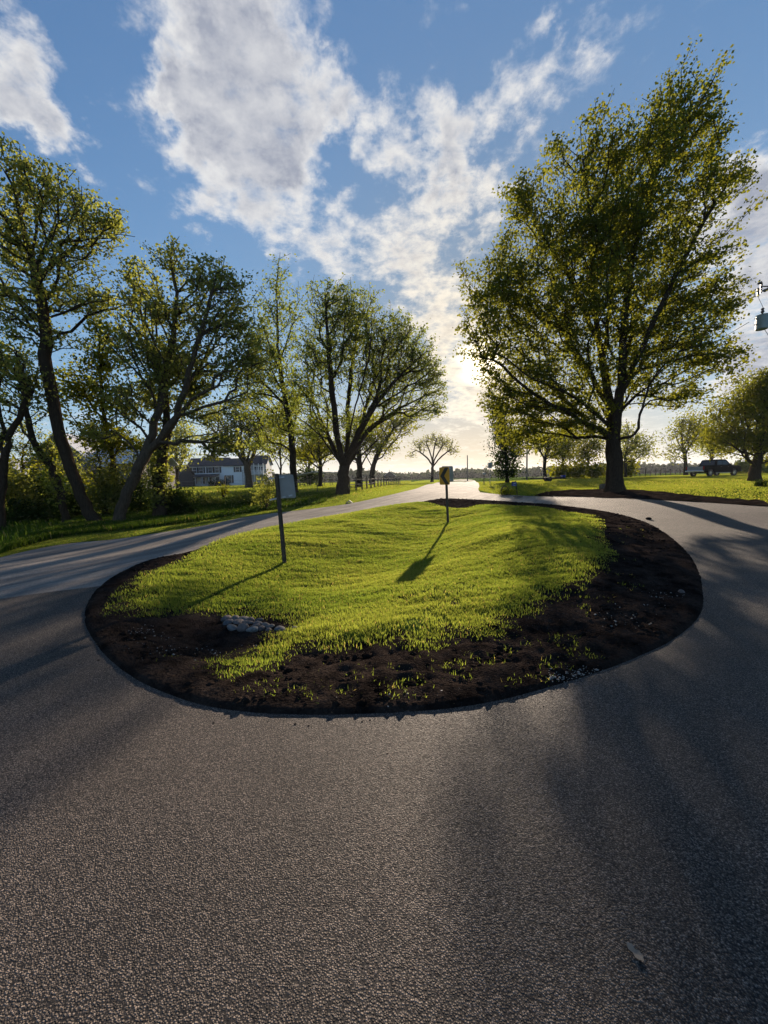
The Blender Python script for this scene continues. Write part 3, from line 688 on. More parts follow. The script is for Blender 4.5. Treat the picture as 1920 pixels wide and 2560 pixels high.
# ------------------------------------------------------------------ lawn and verge blades
LAWN_R = np.vstack([drive_far[3:]+[0, .4], [[60, 14]], [[75, 70], [15, 75], [11, 45], [8.5, 40]]])
MULCH_PX = [(1335, 1239), (1400, 1229), (1500, 1225), (1600, 1227), (1700, 1236), (1800, 1246), (1870, 1251), (1925, 1262), (1925, 1268), (1800, 1260), (1700, 1254), (1600, 1250), (1535, 1247), (1450, 1244)]
MUL = smooth_closed([hit(*p) for p in MULCH_PX], 3)
sheet('verge_soil', MUL, h0, .2, M['soil'], off=.045, rough=lambda x, y: (vnoise(x, y, 5, 61)-.5)*.12+(vnoise(x, y, 14, 62)-.5)*.06, label='strip of bare dark soil along the driveway below the right lawn')
def make_lawns():
    rs = np.random.RandomState(31)
    x, y, z = scatter(LAWN_R, 170000, h0, 32, .25)
    k = ~inside(MUL, x, y) & ~inside(da, x, y) & ~inside(road_poly, x, y); x, y, z = x[k], y[k], z[k]; r = np.hypot(x, y)
    tint = np.clip(.3+.45*vnoise(x, y, .5, 63)+.3*rs.rand(len(x)), 0, 1)
    blades('lawn_grass', x, y, z-.02, .030+.0012*r, .010+.0011*r, M['lawn'], .9, 33, (0, -.1), 'mown sunlit lawn grass on the rise right of the driveway', tint)
    # left verge by the road, short, then long dark bank grass
    VP = np.vstack([far_edge[:46]+[0, .1], (far_edge[:46]+[-2.0, 4.5])[::-1]])
    L = np.vstack([[[-30, 9.5], [-20, 9.3], [-14, 9.2]], far_edge[2:62]]); nrm = np.array([-.45, 1.0])
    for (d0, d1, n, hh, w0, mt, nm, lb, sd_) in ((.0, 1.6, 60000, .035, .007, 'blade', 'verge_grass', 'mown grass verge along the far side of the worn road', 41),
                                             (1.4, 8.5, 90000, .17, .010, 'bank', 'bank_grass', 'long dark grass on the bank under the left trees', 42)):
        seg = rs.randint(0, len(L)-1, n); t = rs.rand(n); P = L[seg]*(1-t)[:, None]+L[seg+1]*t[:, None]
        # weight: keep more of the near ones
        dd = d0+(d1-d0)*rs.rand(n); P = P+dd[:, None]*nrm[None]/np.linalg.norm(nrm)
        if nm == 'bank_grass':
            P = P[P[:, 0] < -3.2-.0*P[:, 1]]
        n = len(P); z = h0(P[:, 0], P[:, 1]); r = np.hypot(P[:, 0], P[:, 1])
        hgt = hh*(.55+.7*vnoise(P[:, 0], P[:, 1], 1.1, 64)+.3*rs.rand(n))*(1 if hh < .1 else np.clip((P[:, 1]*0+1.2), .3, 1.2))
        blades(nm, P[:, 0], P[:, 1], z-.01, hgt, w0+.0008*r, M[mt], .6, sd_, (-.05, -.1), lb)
    # meadow on the left, beyond the bank, and lawn beside the road
    MP = np.array([[-60, 20], [-10.5, 21], [-4, 22], [-1.0, 26], [1.5, 36], [4, 60], [8, 110], [-90, 110]])
    x, y, z = scatter(MP, 90000, h0, 44, .4); k = ~inside(road_poly, x, y); x, y, z = x[k], y[k], z[k]; r = np.hypot(x, y)
    blades('meadow_grass', x, y, z-.02, .06+.0022*r, .015+.0014*r, M['lawn'], .8, 45, (0, -.1), 'sunlit meadow grass between the bank and the white house')
    VG = np.vstack([far_edge[30:58]+[-.1, 0], (far_edge[30:58]+[-6, 3])[::-1]])
    x, y, z = scatter(VG, 50000, h0, 46, .6); k = ~inside(road_poly, x, y); x, y, z = x[k], y[k], z[k]; r = np.hypot(x, y)
    blades('roadside_grass', x, y, z-.01, .03+.001*r, .009+.001*r, M['blade'], .7, 47, (0, -.1), 'bright mown grass beside the road below the elm')
make_lawns()
# ------------------------------------------------------------------ trees
def resample(P, step):
    out = [P[0]]
    for a, b in zip(P[:-1], P[1:]):
        n = max(1, int(np.linalg.norm(b-a)/step))
        for i in range(1, n+1): out.append(a+(b-a)*i/n)
    return np.array(out)
def leaves_mesh(name, C, size, rs, droop=.25, elong=1.0):
    n = len(C)
    d = rs.randn(n, 3); d[:, 2] = d[:, 2]*.7-droop; d /= np.linalg.norm(d, axis=1)[:, None]
    o = rs.randn(n, 3); o -= d*(o*d).sum(1)[:, None]; o /= np.linalg.norm(o, axis=1)[:, None]
    nn = np.cross(d, o); s = size*(.6+.8*rs.rand(n))[:, None]
    p0 = C; p1 = C+d*s*.5*elong+o*s*.42+nn*s*.08; p2 = C+d*s*1.05*elong; p3 = C+d*s*.5*elong-o*s*.42+nn*s*.08
    V = np.stack([p0, p1, p2, p3], 1).reshape(-1, 3); i = np.arange(n)*4
    Q = np.stack([i, i+1, i+2, i+3], 1)
    return V, Q
def grow_tree(name, Y, base_px, limbs, blobs, n_tips, per_tip, leaf, trunk_r, lmat, bmat=None, seed=0, spread=.30, bf=.45, tip_r=.010, depth=.8, label='', cat='tree', group=None, elong=1.0, base_y=None, dz=0.0, xyz=None):
    rs = np.random.RandomState(seed)
    base = gp(base_px, Y) if base_y is None else np.append(at(base_px, base_y, Y)[:2], 0)
    base = np.array([base[0], base[1], H(base[0], base[1])-.08])
    toP = lambda px, py, dy=0.0: at(px, py, Y+dy)*1.0
    limbmin = []
    nodes = [base]; par = [-1]; plen = [0.0]
    def grow(points, start):
        idx = start
        for p in points:
            nodes.append(p); par.append(idx); plen.append(plen[idx]+np.linalg.norm(p-nodes[idx])); idx = len(nodes)-1
        return idx
    for li, L in enumerate(limbs):
        P = [toP(*q) for q in L]
        if li == 0:
            st = 0; P = [base]+P[1:]
        else:
            NN = np.array(nodes); st = int(np.argmin(((NN-P[0])**2).sum(1))); P = [nodes[st]]+P[1:]
        Q = resample(spline(np.array(P), 4), .35 if Y < 35 else .8)[1:]
        Q = Q+rs.randn(*Q.shape)*.025
        n0 = len(nodes); grow(Q, st)
        if li > 0: limbmin += [(n0+q, trunk_r*.21*(1-.85*q/len(Q))) for q in range(len(Q))]
    # tip points
    tips = []; ws = np.array([b[2]*b[3]*(b[4] if len(b) > 4 else 1.0) for b in blobs]); ws = ws/ws.sum()
    for _ in range(n_tips):
        b = blobs[rs.choice(len(blobs), p=ws)]
        c = toP(b[0], b[1]); rx = b[2]/F*Y; rz = b[3]/F*Y; ry = (rx+rz)/2*depth
        dv = rs.randn(3); dv /= np.linalg.norm(dv); u = rs.rand()**.5*(1.28 if rs.rand() < .14 else 1.0)
        off = (b[5] if len(b) > 5 else 0.0)
        tips.append(c+dv*u*np.array([rx, ry, rz])+np.array([0, off+rs.randn()*ry*.3, 0]))
    tips = np.array(tips); NN = np.array(nodes)
    tips[:, 2] = np.maximum(tips[:, 2], base[2]+.4)
    dist = np.sqrt(((tips[:, None]-NN[None])**2).sum(2)).min(1); tips = tips[np.argsort(dist)]
    cap = len(nodes)+n_tips*30; NA = np.zeros((cap, 3)); PL = np.zeros(cap); k = len(nodes); NA[:k] = nodes; PL[:k] = plen
    step = .5 if Y < 35 else 1.0; tipidx = []
    fork = nodes[min(len(nodes)-1, 2)][2] if True else 0
    okmask_z = base[2]+ (0.10*(tips[:, 2].max()-base[2]))
    for tp in tips:
        d = tp-NA[:k]; L = np.sqrt((d*d).sum(1))
        cost = L+bf*PL[:k]+np.maximum(0, NA[:k, 2]-tp[2])*.9+(NA[:k, 2] < okmask_z)*4
        j = int(np.argmin(cost)); a = NA[j]; l = L[j]
        if par[j] >= 0:
            t0 = a-NA[par[j]]; t0 = t0/(np.linalg.norm(t0)+1e-9)
        else: t0 = np.array([0, 0, 1.0])
        c = a+t0*l*.35+np.array([0, 0, .06*l]); n = max(1, int(l/step)); idx = j
        for i in range(1, n+1):
            s = i/n; p = (1-s)**2*a+2*s*(1-s)*c+s*s*tp
            if i < n: p = p+rs.randn(3)*.03*min(1, l)
            NA[k] = p; PL[k] = PL[idx]+l/n; par.append(idx); idx = k; k += 1
            if k >= cap-2: break
        tipidx.append(idx)
        if k >= cap-60: break
    NA = NA[:k]; par = np.array(par[:k])
    cnt = np.zeros(k); cnt[tipidx] += 1
    haskid = np.zeros(k, bool); haskid[par[par >= 0]] = True
    cnt[(~haskid) & (cnt == 0)] = 1
    for i in range(k-1, 0, -1): cnt[par[i]] += cnt[i]
    N = cnt[0]; e = math.log(N)/math.log(max(trunk_r/tip_r, 2)); rad = tip_r*np.maximum(cnt, 1)**(1/e)
    for q, mr in limbmin: rad[q] = max(rad[q], mr)
    hz = NA[:, 2]-base[2]; tr = cnt > N*.92
    rad = np.where(tr, rad*(1+.55*np.exp(-np.maximum(hz, 0)/(trunk_r*1.1))), rad)
    # main child chains
    kids = {}
    for i in range(1, k): kids.setdefault(int(par[i]), []).append(i)
    V = []; Q = []; off = 0; stack = [(0, -1)]
    while stack:
        s, pr = stack.pop(); chain = [s] if pr < 0 else [pr, s]; cur = s
        while cur in kids:
            ks = sorted(kids[cur], key=lambda q: -cnt[q])
            for q in ks[1:]: stack.append((q, cur))
            cur = ks[0]; chain.append(cur)
        if len(chain) < 2: continue
        P = NA[chain]; rr = rad[chain].copy()
        if pr >= 0: rr[0] = min(rr[0], rr[1]*1.15)
        rmax = rr.max(); m_ = 12 if rmax > .2 else (8 if rmax > .08 else (5 if rmax > .03 else 3))
        T = np.gradient(P, axis=0); T /= np.linalg.norm(T, axis=1)[:, None]+1e-9
        up = np.array([.3, 1, .1]) if abs(T[0][2]) > .3 else np.array([0, 0, 1.0])
        U = up[None]-T*(T@up)[:, None]; U /= np.linalg.norm(U, axis=1)[:, None]+1e-9; Bn = np.cross(T, U)
        aa = np.arange(m_)*2*np.pi/m_
        rmod = np.ones((len(P), m_))
        if m_ >= 8: rmod += .10*np.sin(aa*3+1.0)[None]*.7+.05*rs.randn(len(P), m_)
        ring = P[:, None]+(U[:, None]*np.cos(aa)[None, :, None]+Bn[:, None]*np.sin(aa)[None, :, None])*(rr[:, None]*rmod)[:, :, None]
        V.append(ring.reshape(-1, 3)); i, j = np.meshgrid(np.arange(len(P)-1), np.arange(m_), indexing='ij'); i = i.ravel(); j = j.ravel()
        Q.append(np.stack([i*m_+j, i*m_+(j+1) % m_, (i+1)*m_+(j+1) % m_, (i+1)*m_+j], 1)+off); off += len(P)*m_
    root = empty(name, base, label=label, cat=cat, group=group)
    Vt = np.concatenate(V)-base
    link('trunk', np_mesh('trunk', Vt, np.concatenate(Q), smooth=True), bmat or M['bark'], root)
    tp = NA[tipidx]; pp = NA[par[tipidx]]
    n = len(tp)*per_tip; who = rs.randint(0, len(tp), n); s = rs.rand(n)[:, None]**.7
    dens = .25+1.4*rs.rand(len(tp))**1.4; keep = rs.rand(n) < dens[who]
    who = who[keep]; s = s[keep]; n = len(who)
    C = pp[who]*(1-s)+tp[who]*s+rs.randn(n, 3)*spread*np.array([1, 1, .5])
    if per_tip:
        Vl, Ql = leaves_mesh('crown', C-base, leaf, rs, elong=elong)
        clump = rs.rand(len(tp))[who]
        link('crown', np_mesh('crown', Vl, Ql, attr=np.clip(.55*clump+.45*rs.rand(n), 0, 1)), lmat, root)
    return root
# big maple on the lawn
grow_tree('maple_tree', 20.0, 1537, [
    [(1537, 1222), (1536, 1160), (1533, 1100)],
    [(1533, 1100), (1520, 990, .3), (1497, 850, .5), (1483, 700, .3), (1476, 560, 0), (1460, 400, -.5)],
    [(1535, 1100), (1552, 960, -.4), (1560, 800, -.5), (1580, 650, 0), (1620, 500, .4), (1685, 270, .6)],
    [(1548, 1000, -.3), (1590, 900, -1), (1660, 750, -1.3), (1750, 570, -1), (1830, 440, -.6)],
    [(1528, 1070), (1440, 995, -1), (1340, 950, -1.5), (1240, 880, -1.5)],
    [(1522, 1010), (1450, 900, 1), (1370, 780, 1.4), (1270, 690, 1.5)],
    [(1536, 1108), (1585, 1085, -1), (1606, 1020, -1.3), (1630, 950, -1.5), (1700, 880, -1.8), (1800, 850, -2)],
    [(1500, 870, .4), (1425, 700, .8), (1340, 560, 1), (1300, 470, 1)],
    [(1510, 920, .2), (1530, 700, 1.2), (1555, 500, 1.5), (1540, 380, 1.5)],
    [(1556, 900, -.5), (1610, 760, 1), (1700, 620, 2), (1760, 450, 2)],
    [(1530, 1080), (1500, 1010, 1.5), (1440, 900, 2.8), (1400, 780, 3)],
    [(1540, 1080), (1570, 990, 1.6), (1640, 880, 3), (1740, 760, 3)]],
    [(1690, 275, 70, 85), (1770, 330, 60, 70), (1620, 370, 110, 100), (1470, 385, 95, 90), (1560, 520, 140, 120), (1740, 470, 95, 90), (1835, 440, 62, 30, .8), (1310, 480, 50, 70),
     (1380, 590, 130, 110), (1650, 640, 150, 120), (1245, 700, 85, 80), (1500, 620, 120, 100), (1310, 760, 110, 80, .7), (1440, 770, 180, 130), (1700, 790, 130, 80), (1790, 740, 60, 65), (1215, 820, 75, 85), (1340, 920, 140, 85),
     (1580, 900, 150, 90), (1760, 900, 85, 65), (1270, 1005, 80, 45), (1410, 1010, 120, 55), (1310, 1075, 85, 50), (1700, 990, 90, 30), (1450, 1060, 80, 35)],
    3500, 43, .122, .36, M['maple'], M['dark_bark'], 5, spread=.22, bf=.42, label='tall spreading maple with a thick trunk standing on the right lawn', depth=.85)
# vase shaped elm beside the road
grow_tree('elm_tree', 26.0, 856, [
    [(856, 1237), (858, 1195), (862, 1172)],
    [(858, 1172), (838, 1130, .3), (800, 1040, .8), (772, 960, 1), (764, 840, 1)],
    [(858, 1170), (845, 1100, -.5), (833, 1000, -1), (820, 850, -1.2), (814, 740, -1)],
    [(864, 1168), (868, 1100, .8), (872, 980, 1.5), (890, 850, 1.5), (900, 760, 1.2)],
    [(866, 1168), (890, 1100, -.5), (935, 1020, -1), (1000, 940, -1.5), (1065, 880, -1.5)],
    [(868, 1165), (915, 1085, .6), (970, 1040, 1), (1030, 1005, 1.5), (1095, 975, 1.5)],
    [(852, 1172), (830, 1130, -1), (790, 1080, -2), (735, 1035, -2.4)],
    [(885, 1110), (920, 1000, 1.5), (960, 880, 2.5), (985, 820, 2.5)],
    [(862, 1150), (880, 1050, -2), (920, 900, -3), (930, 790, -3)]],
    [(818, 765, 60, 65), (880, 780, 70, 70), (950, 835, 80, 70), (1030, 880, 65, 65), (860, 880, 110, 90), (985, 935, 110, 75), (1080, 955, 45, 60), (790, 900, 50, 90), (1050, 1020, 60, 32, .6), (780, 1000, 55, 50, .9), (770, 1070, 60, 32, .8), (860, 1050, 90, 45, .55), (940, 960, 70, 40, .5), (740, 960, 40, 50, .7), (1090, 1030, 30, 18, .6), (960, 1015, 70, 30, .5), (1000, 820, 40, 40, .6)],
    2800, 18, .108, .36, M['elm'], M['dark_bark'], 8, spread=.17, bf=.40, label='vase-shaped elm with many upright limbs beside the worn road', depth=.9, elong=1.15)
# tall leaning tree at the left
grow_tree('oak_tree', 14.5, 236, [
    [(236, 1312), (205, 1240), (170, 1150), (140, 1040), (118, 920), (112, 800), (90, 700), (60, 570), (35, 470)],
    [(108, 690), (160, 640, .4), (220, 610, .6), (290, 560, .8)],
    [(114, 800), (200, 765, -.8), (280, 750, -1.2)],
    [(100, 740), (30, 720, .8), (-60, 700, 1)],
    [(85, 680), (140, 560, .8), (160, 450, 1)],
    [(75, 620), (-10, 520, -.6), (-60, 470, -1)]],
    [(50, 450, 70, 75), (140, 480, 70, 80), (215, 540, 65, 65), (285, 555, 38, 55), (60, 590, 80, 80), (180, 640, 80, 45), (100, 720, 110, 55), (250, 755, 75, 42), (40, 800, 60, 55), (140, 840, 60, 35, .6), (-60, 550, 80, 120), (-50, 720, 60, 80)],
    1050, 22, .098, .19, M['oak'], M['dark_bark'], 11, spread=.14, bf=.45, label='tall tree leaning left with a bare lower trunk at the left roadside', depth=.8)
grow_tree('oak_tree', 14.5, 288, [
    [(288, 1312), (310, 1250), (340, 1190), (368, 1132)],
    [(368, 1132), (385, 1070, .2), (402, 1000, .4), (388, 900, .6), (335, 800, .8), (310, 720, .8)],
    [(400, 1010, .3), (425, 890, .2), (440, 760, 0), (430, 650, 0)],
    [(366, 1138), (425, 1068, -.2), (452, 1005, -.3), (480, 900, -.5), (520, 780, -.6), (540, 680, -.6)],
    [(436, 1050), (500, 985, -.5), (560, 962, -.8), (645, 965, -1)],
    [(400, 1100), (430, 1108, -.6), (475, 1090, -1), (530, 1085, -1.2), (560, 1065, -1.3)],
    [(375, 1095), (330, 1050, .6), (270, 1045, 1), (200, 1085, 1.2)],
    [(470, 950, -.4), (540, 860, .8), (600, 760, 1.2)]],
    [(430, 650, 48, 50), (340, 700, 58, 55), (520, 685, 65, 55), (590, 720, 48, 48), (400, 780, 90, 65), (520, 795, 90, 70), (605, 820, 48, 60), (325, 850, 70, 50), (450, 890, 80, 50), (570, 910, 70, 45), (385, 950, 60, 35, .7), (640, 900, 45, 60), (560, 1105, 60, 34, 1.5), (530, 1140, 40, 22, 1.0), (520, 1040, 50, 25, .7), (230, 1080, 60, 30, .5), (300, 980, 50, 40, .6), (330, 1010, 60, 45, .6), (470, 1000, 60, 40, .6), (360, 900, 60, 45, .7), (600, 1000, 50, 35, .6)],
    1350, 19, .095, .19, M['oak'], M['bark'], 12, spread=.13, bf=.45, label='forked tree leaning right with rough bark beside the left-leaning one', depth=.8)
def small(name, Y, bx, limbs, blobs, nt, pt, leaf, tr, lm, seed, label, **k):
    return grow_tree(name, Y, bx, limbs, blobs, nt, pt, leaf, tr, M[lm], k.pop('bark', M['dark_bark']), seed, label=label, **k)
small('ivy_clad_tree', 16.0, 396, [[(396, 1300), (399, 1220), (404, 1140), (418, 1060), (412, 960), (420, 880)], [(412, 1080), (470, 1010, .5), (510, 930, 1)]],
      [(400, 1180, 16, 60, 2.5), (410, 1090, 16, 40, 2), (420, 900, 60, 60), (480, 950, 50, 50), (370, 980, 50, 40), (400, 1250, 18, 40, 2)], 230, 40, .12, .24, 'oak', 13, 'upright ivy-clad trunk just right of the leaning forked tree', spread=.16)
small('ivy_clad_tree', 15.5, 158, [[(158, 1310), (152, 1230), (128, 1170), (95, 1120), (70, 1050), (60, 960), (40, 880)], [(100, 1125), (60, 1080, .5), (0, 1100, 1)]],
      [(150, 1230, 14, 60, 2), (110, 1130, 26, 36, 2), (40, 900, 70, 60), (-20, 980, 60, 60), (80, 1000, 50, 50, .6)], 190, 20, .10, .13, 'oak', 14, 'thin crooked ivy-covered tree left of the tall leaning tree', spread=.16)
small('roadside_tree', 14.0, -8, [[(-8, 1330), (5, 1240), (12, 1150), (30, 1080), (62, 1010), (90, 950)], [(12, 1140), (-30, 1060, .5), (-60, 960, 1)]],
      [(70, 960, 60, 50), (10, 900, 60, 50), (-10, 1060, 30, 40)], 150, 16, .10, .12, 'oak', 15, 'slim dark tree cut by the left edge of the picture', spread=.2)
small('roadside_tree', 18.0, 296, [[(296, 1290), (290, 1200), (272, 1100), (258, 1000), (250, 900), (240, 820)], [(275, 1120), (320, 1060, .6), (350, 1000, 1)]],
      [(250, 900, 60, 60), (230, 990, 60, 50), (300, 1000, 50, 50), (240, 1080, 60, 40), (310, 1100, 50, 40), (180, 980, 50, 60), (260, 830, 40, 50)], 300, 30, .13, .10, 'yellow_leaf', 16, 'thin straight young tree between the two leaning trees', spread=.24)
small('poplar_tree', 30.0, 735, [[(735, 1212), (732, 1130), (722, 1040), (705, 950), (695, 850), (692, 700), (700, 630)], [(722, 1050), (760, 980, 1), (790, 930, 1)], [(715, 1010), (650, 950, -1), (610, 900, -1)], [(700, 900), (740, 780, 1), (745, 700, 1)], [(700, 930), (650, 800, 0), (640, 740, 0)]],
      [(695, 690, 45, 55, .30), (680, 780, 60, 55, .55), (735, 780, 40, 60, .4), (690, 890, 80, 65), (650, 950, 65, 60), (730, 990, 50, 45), (610, 1000, 50, 50), (690, 1050, 60, 35, .8), (650, 1100, 50, 30, .6), (740, 1080, 40, 30, .5), (640, 850, 50, 60, .7)], 620, 26, .15, .26, 'elm', 17, 'tall loose tree with a wispy top behind the leaning trees', spread=.30, tip_r=.012)
for i, (bx, Y, bl, lab) in enumerate([
    (60, 18.0, [(60, 1120, 60, 60), (20, 1180, 50, 40), (110, 1170, 40, 40), (70, 1060, 40, 30)], 'leafy sapling before the barn, nearest the left edge'),
    (120, 19.5, [(140, 1130, 50, 50), (185, 1180, 36, 36), (100, 1200, 40, 30)], 'leafy sapling just left of the tall leaning trunk'),
    (255, 17.5, [(250, 1150, 42, 60), (280, 1090, 40, 40), (225, 1210, 34, 34)], 'leafy sapling standing between the two leaning trunks'),
    (345, 18.5, [(345, 1170, 46, 50), (310, 1210, 36, 30), (370, 1120, 36, 30)], 'leafy sapling right of the forked trunk'),
    (-70, 15.5, [(-70, 1130, 70, 80), (-120, 1020, 60, 80), (-40, 1220, 50, 40)], 'leafy sapling at the extreme left edge'),
    (-220, 14.0, [(-220, 1060, 110, 120), (-260, 900, 100, 100), (-180, 1180, 90, 60)], 'bushy young tree outside the left edge of the view')]):
    small('sapling', Y, bx, [[(bx, 1300), (bx+6, 1240), (bx-4, 1180), (bl[0][0], bl[0][1])], [(bx+4, 1230), (bx+24, 1180, .5), (bl[1][0], bl[1][1], .5)]], bl, 240, 14, .085, .06, 'oak' if i % 2 else 'yellow_leaf', 40+i, lab, spread=.17, tip_r=.006, depth=1.1, group='saplings in the undergrowth under the left trees')
# yard tree in front of the white house
small('yard_tree', 50.0, 623, [[(623, 1215), (620, 1180), (612, 1150), (600, 1110), (590, 1070)], [(620, 1172), (640, 1120, 1), (650, 1060, 1)], [(614, 1155), (570, 1110, -1), (550, 1090, -1)]],
      [(600, 1050, 60, 50), (560, 1090, 45, 40), (650, 1060, 45, 55), (620, 1110, 50, 35), (530, 1030, 30, 35)], 560, 20, .20, .42, 'yellow_leaf', 18, 'forked yard tree standing in front of the white house', spread=.5, bark=M['bark'], tip_r=.02)
BG = [(700, 62, 'yellow_leaf', [(700, 1060, 45, 45), (690, 1110, 50, 35), (720, 1020, 35, 35)], .16, 'slender yellow-green tree behind the grey sign panel'),
      (800, 48, 'yellow_leaf', [(790, 1100, 50, 40), (830, 1120, 40, 35), (760, 1130, 40, 30), (800, 1060, 45, 30)], .24, 'yellow-green tree directly behind the canopy, left of the elm trunk'),
      (897, 42, 'yellow_leaf', [(890, 1080, 50, 35), (930, 1100, 40, 35), (870, 1120, 40, 30), (900, 1050, 45, 28)], .30, 'yellow-green tree with a dark trunk just right of the elm'),
      (930, 58, 'yellow_leaf', [(950, 1070, 50, 40), (1000, 1060, 50, 35), (960, 1110, 45, 28), (1030, 1040, 40, 30, .5)], .36, 'loose spreading tree behind the wooden fence right of the elm'),
      (440, 60, 'oak', [(440, 1110, 45, 50), (425, 1150, 35, 35), (460, 1080, 40, 35)], .28, 'rounded green tree left of the white house'),
      (770, 85, 'oak', [(765, 1140, 45, 28), (790, 1120, 35, 28)], .3, 'far green tree between the canopy and the elm trunk')]
for i, (bx, Y, lm, bl, tr, lab) in enumerate(BG):
    top = min(b[1]-b[3] for b in bl); cx = sum(b[0] for b in bl)/len(bl)
    hy = 1200-(bx-960)*.026
    small('background_tree', Y, bx, [[(bx, hy+5), (bx+2, hy-30), (bx*.7+cx*.3, hy-70), (cx, (top+hy-70)/2)], [(bx+2, hy-35), (bx+28, hy-85, 2), (bx+40, hy-115, 2)], [(bx+1, hy-30), (bx-24, hy-80, -2), (bx-38, hy-110, -2)]],
          bl, 300, 17, .0045*Y, tr, lm, 60+i, lab, spread=.011*Y, tip_r=.02, group='trees round the farm beyond the left bank')
small('elm_tree', 85.0, 1080, [[(1080, 1203), (1081, 1180), (1081, 1165)], [(1081, 1166), (1068, 1145, 0), (1045, 1128, 0), (1025, 1122, 0)], [(1081, 1165), (1078, 1140, 1), (1065, 1105, 1)], [(1082, 1165), (1084, 1130, -1), (1092, 1095, -1)], [(1082, 1167), (1100, 1145, 0), (1125, 1125, 0), (1140, 1120, 0)], [(1081, 1168), (1088, 1145, 1), (1110, 1110, 1)]],
      [(1050, 1112, 26, 16), (1080, 1098, 34, 15), (1112, 1108, 28, 16), (1030, 1138, 12, 10, .7), (1132, 1126, 16, 12, .8)], 300, 9, .22, .30, 'yellow_leaf', 19, 'small lone umbrella-shaped tree far down the road left of the chevron sign', spread=.6, tip_r=.03, bf=.25)
small('cedar_tree', 46.0, 1268, [[(1268, 1203), (1265, 1150), (1262, 1100), (1255, 1040)], [(1268, 1190), (1295, 1130, .5), (1300, 1060, .5)]],
      [(1250, 1050, 32, 45), (1270, 1100, 45, 55), (1262, 1150, 38, 35), (1265, 1182, 38, 20, 1.3), (1300, 1120, 25, 50, .4), (1240, 1015, 20, 20)], 480, 22, .19, .20, 'dark_leaf', 20, 'dense dark tree bushy to the ground beside the road, left of the maple', spread=.35, tip_r=.02)
RT = [(1362, 55, 'yellow_leaf', [(1370, 1100, 45, 40), (1340, 1080, 40, 40), (1390, 1130, 30, 25)], .22, 'slim dark-trunked tree left of the maple trunk, nearest the utility pole'),
      (1407, 60, 'yellow_leaf', [(1405, 1120, 35, 35), (1420, 1090, 30, 35)], .17, 'thin tree in the fence row, second left of the maple trunk'),
      (1470, 62, 'yellow_leaf', [(1468, 1110, 36, 40), (1450, 1140, 30, 25), (1490, 1120, 25, 30)], .16, 'thin tree in the fence row just left of the maple trunk'),
      (1563, 56, 'oak', [(1570, 1120, 36, 40), (1600, 1110, 36, 36), (1560, 1080, 30, 30), (1620, 1135, 22, 18, .6)], .18, 'thin tree in the fence row just right of the maple trunk'),
      (1713, 60, 'yellow_leaf', [(1705, 1090, 48, 40), (1740, 1070, 36, 34), (1690, 1130, 36, 22, .7), (1720, 1050, 34, 24)], .24, 'open round tree standing behind the tailgate of the truck'),
      (1778, 66, 'oak', [(1780, 1100, 40, 35), (1760, 1080, 30, 35), (1800, 1120, 36, 25)], .26, 'tree standing behind the cab of the truck')]
for i, (bx, Y, lm, bl, tr, lab) in enumerate(RT):
    hy = 1200-(bx-960)*.026; cx = bl[0][0]
    small('background_tree', Y, bx, [[(bx, hy), (bx, hy-40), (cx, hy-75), (cx, bl[0][1]-20)], [(bx, hy-42), (bx+22, hy-85, 1), (bx+30, hy-110, 1)], [(bx, hy-38), (bx-20, hy-80, -1), (bx-28, hy-105, -1)]],
          bl, 280, 14, .0042*Y, tr, lm, 80+i, lab, spread=.0105*Y, tip_r=.02, group='trees in the fence row behind the right lawn')
small('maple_tree', 27.0, 1885, [[(1885, 1192), (1890, 1160), (1900, 1120), (1905, 1050), (1920, 980)], [(1890, 1165), (1850, 1130, -1), (1810, 1100, -1)], [(1895, 1150), (1950, 1080, 1), (1990, 1010, 1)]],
      [(1850, 1030, 75, 60), (1900, 980, 60, 50), (1960, 1000, 80, 90), (1810, 1090, 50, 40), (1880, 1100, 60, 35), (1960, 1110, 70, 40), (1920, 950, 30, 30)], 1100, 34, .13, .30, 'maple', 21, 'low rounded maple at the right edge beyond the truck', spread=.32)
# ------------------------------------------------------------------ shrubs, hedges and far wood
def foliage(name, blobs, Y, n, leaf, mat_, seed, label, cat='shrub', group=None, depth=1.0, stems=True):
    rs = np.random.RandomState(seed); C = []
    w = np.array([b[2]*b[3] for b in blobs], float); w /= w.sum()
    cl = []
    for _ in range(max(30, n//22)):
        b = blobs[rs.choice(len(blobs), p=w)]; c = at(b[0], b[1], Y); rx = b[2]/F*Y; rz = b[3]/F*Y
        dv = rs.randn(3); dv /= np.linalg.norm(dv); cl.append(c+dv*(rs.rand()**.4)*np.array([rx, (rx+rz)/2*depth, rz]))
    cl = np.array(cl); k = rs.randint(0, len(cl), n); C = cl[k]+rs.randn(n, 3)*leaf*1.5
    g = h0(C[:, 0], C[:, 1]); C = C[C[:, 2] > g+.03]; tn = np.clip(rs.rand(len(cl))[k][:len(C)]*.5+.5*rs.rand(len(C)), 0, 1)
    base = np.array([C[:, 0].mean(), C[:, 1].mean(), 0]); base[2] = H(base[0], base[1])
    V, Q = leaves_mesh(name, C-base, leaf, rs)
    root = empty(name, base, label=label, cat=cat, group=group)
    link('foliage', np_mesh('foliage', V, Q, attr=tn), mat_, root)
    b = MB()
    for c in cl[rs.choice(len(cl), min(len(cl), 14), replace=False)]:
        p0 = base+np.array([0, 0, -.05])
        b.tube([p0-base, (p0+c)/2-base+rs.randn(3)*.05, c-base], [.02, .014, .006], 4)
    b.build('stems', M['dark_bark'], root)
    return root
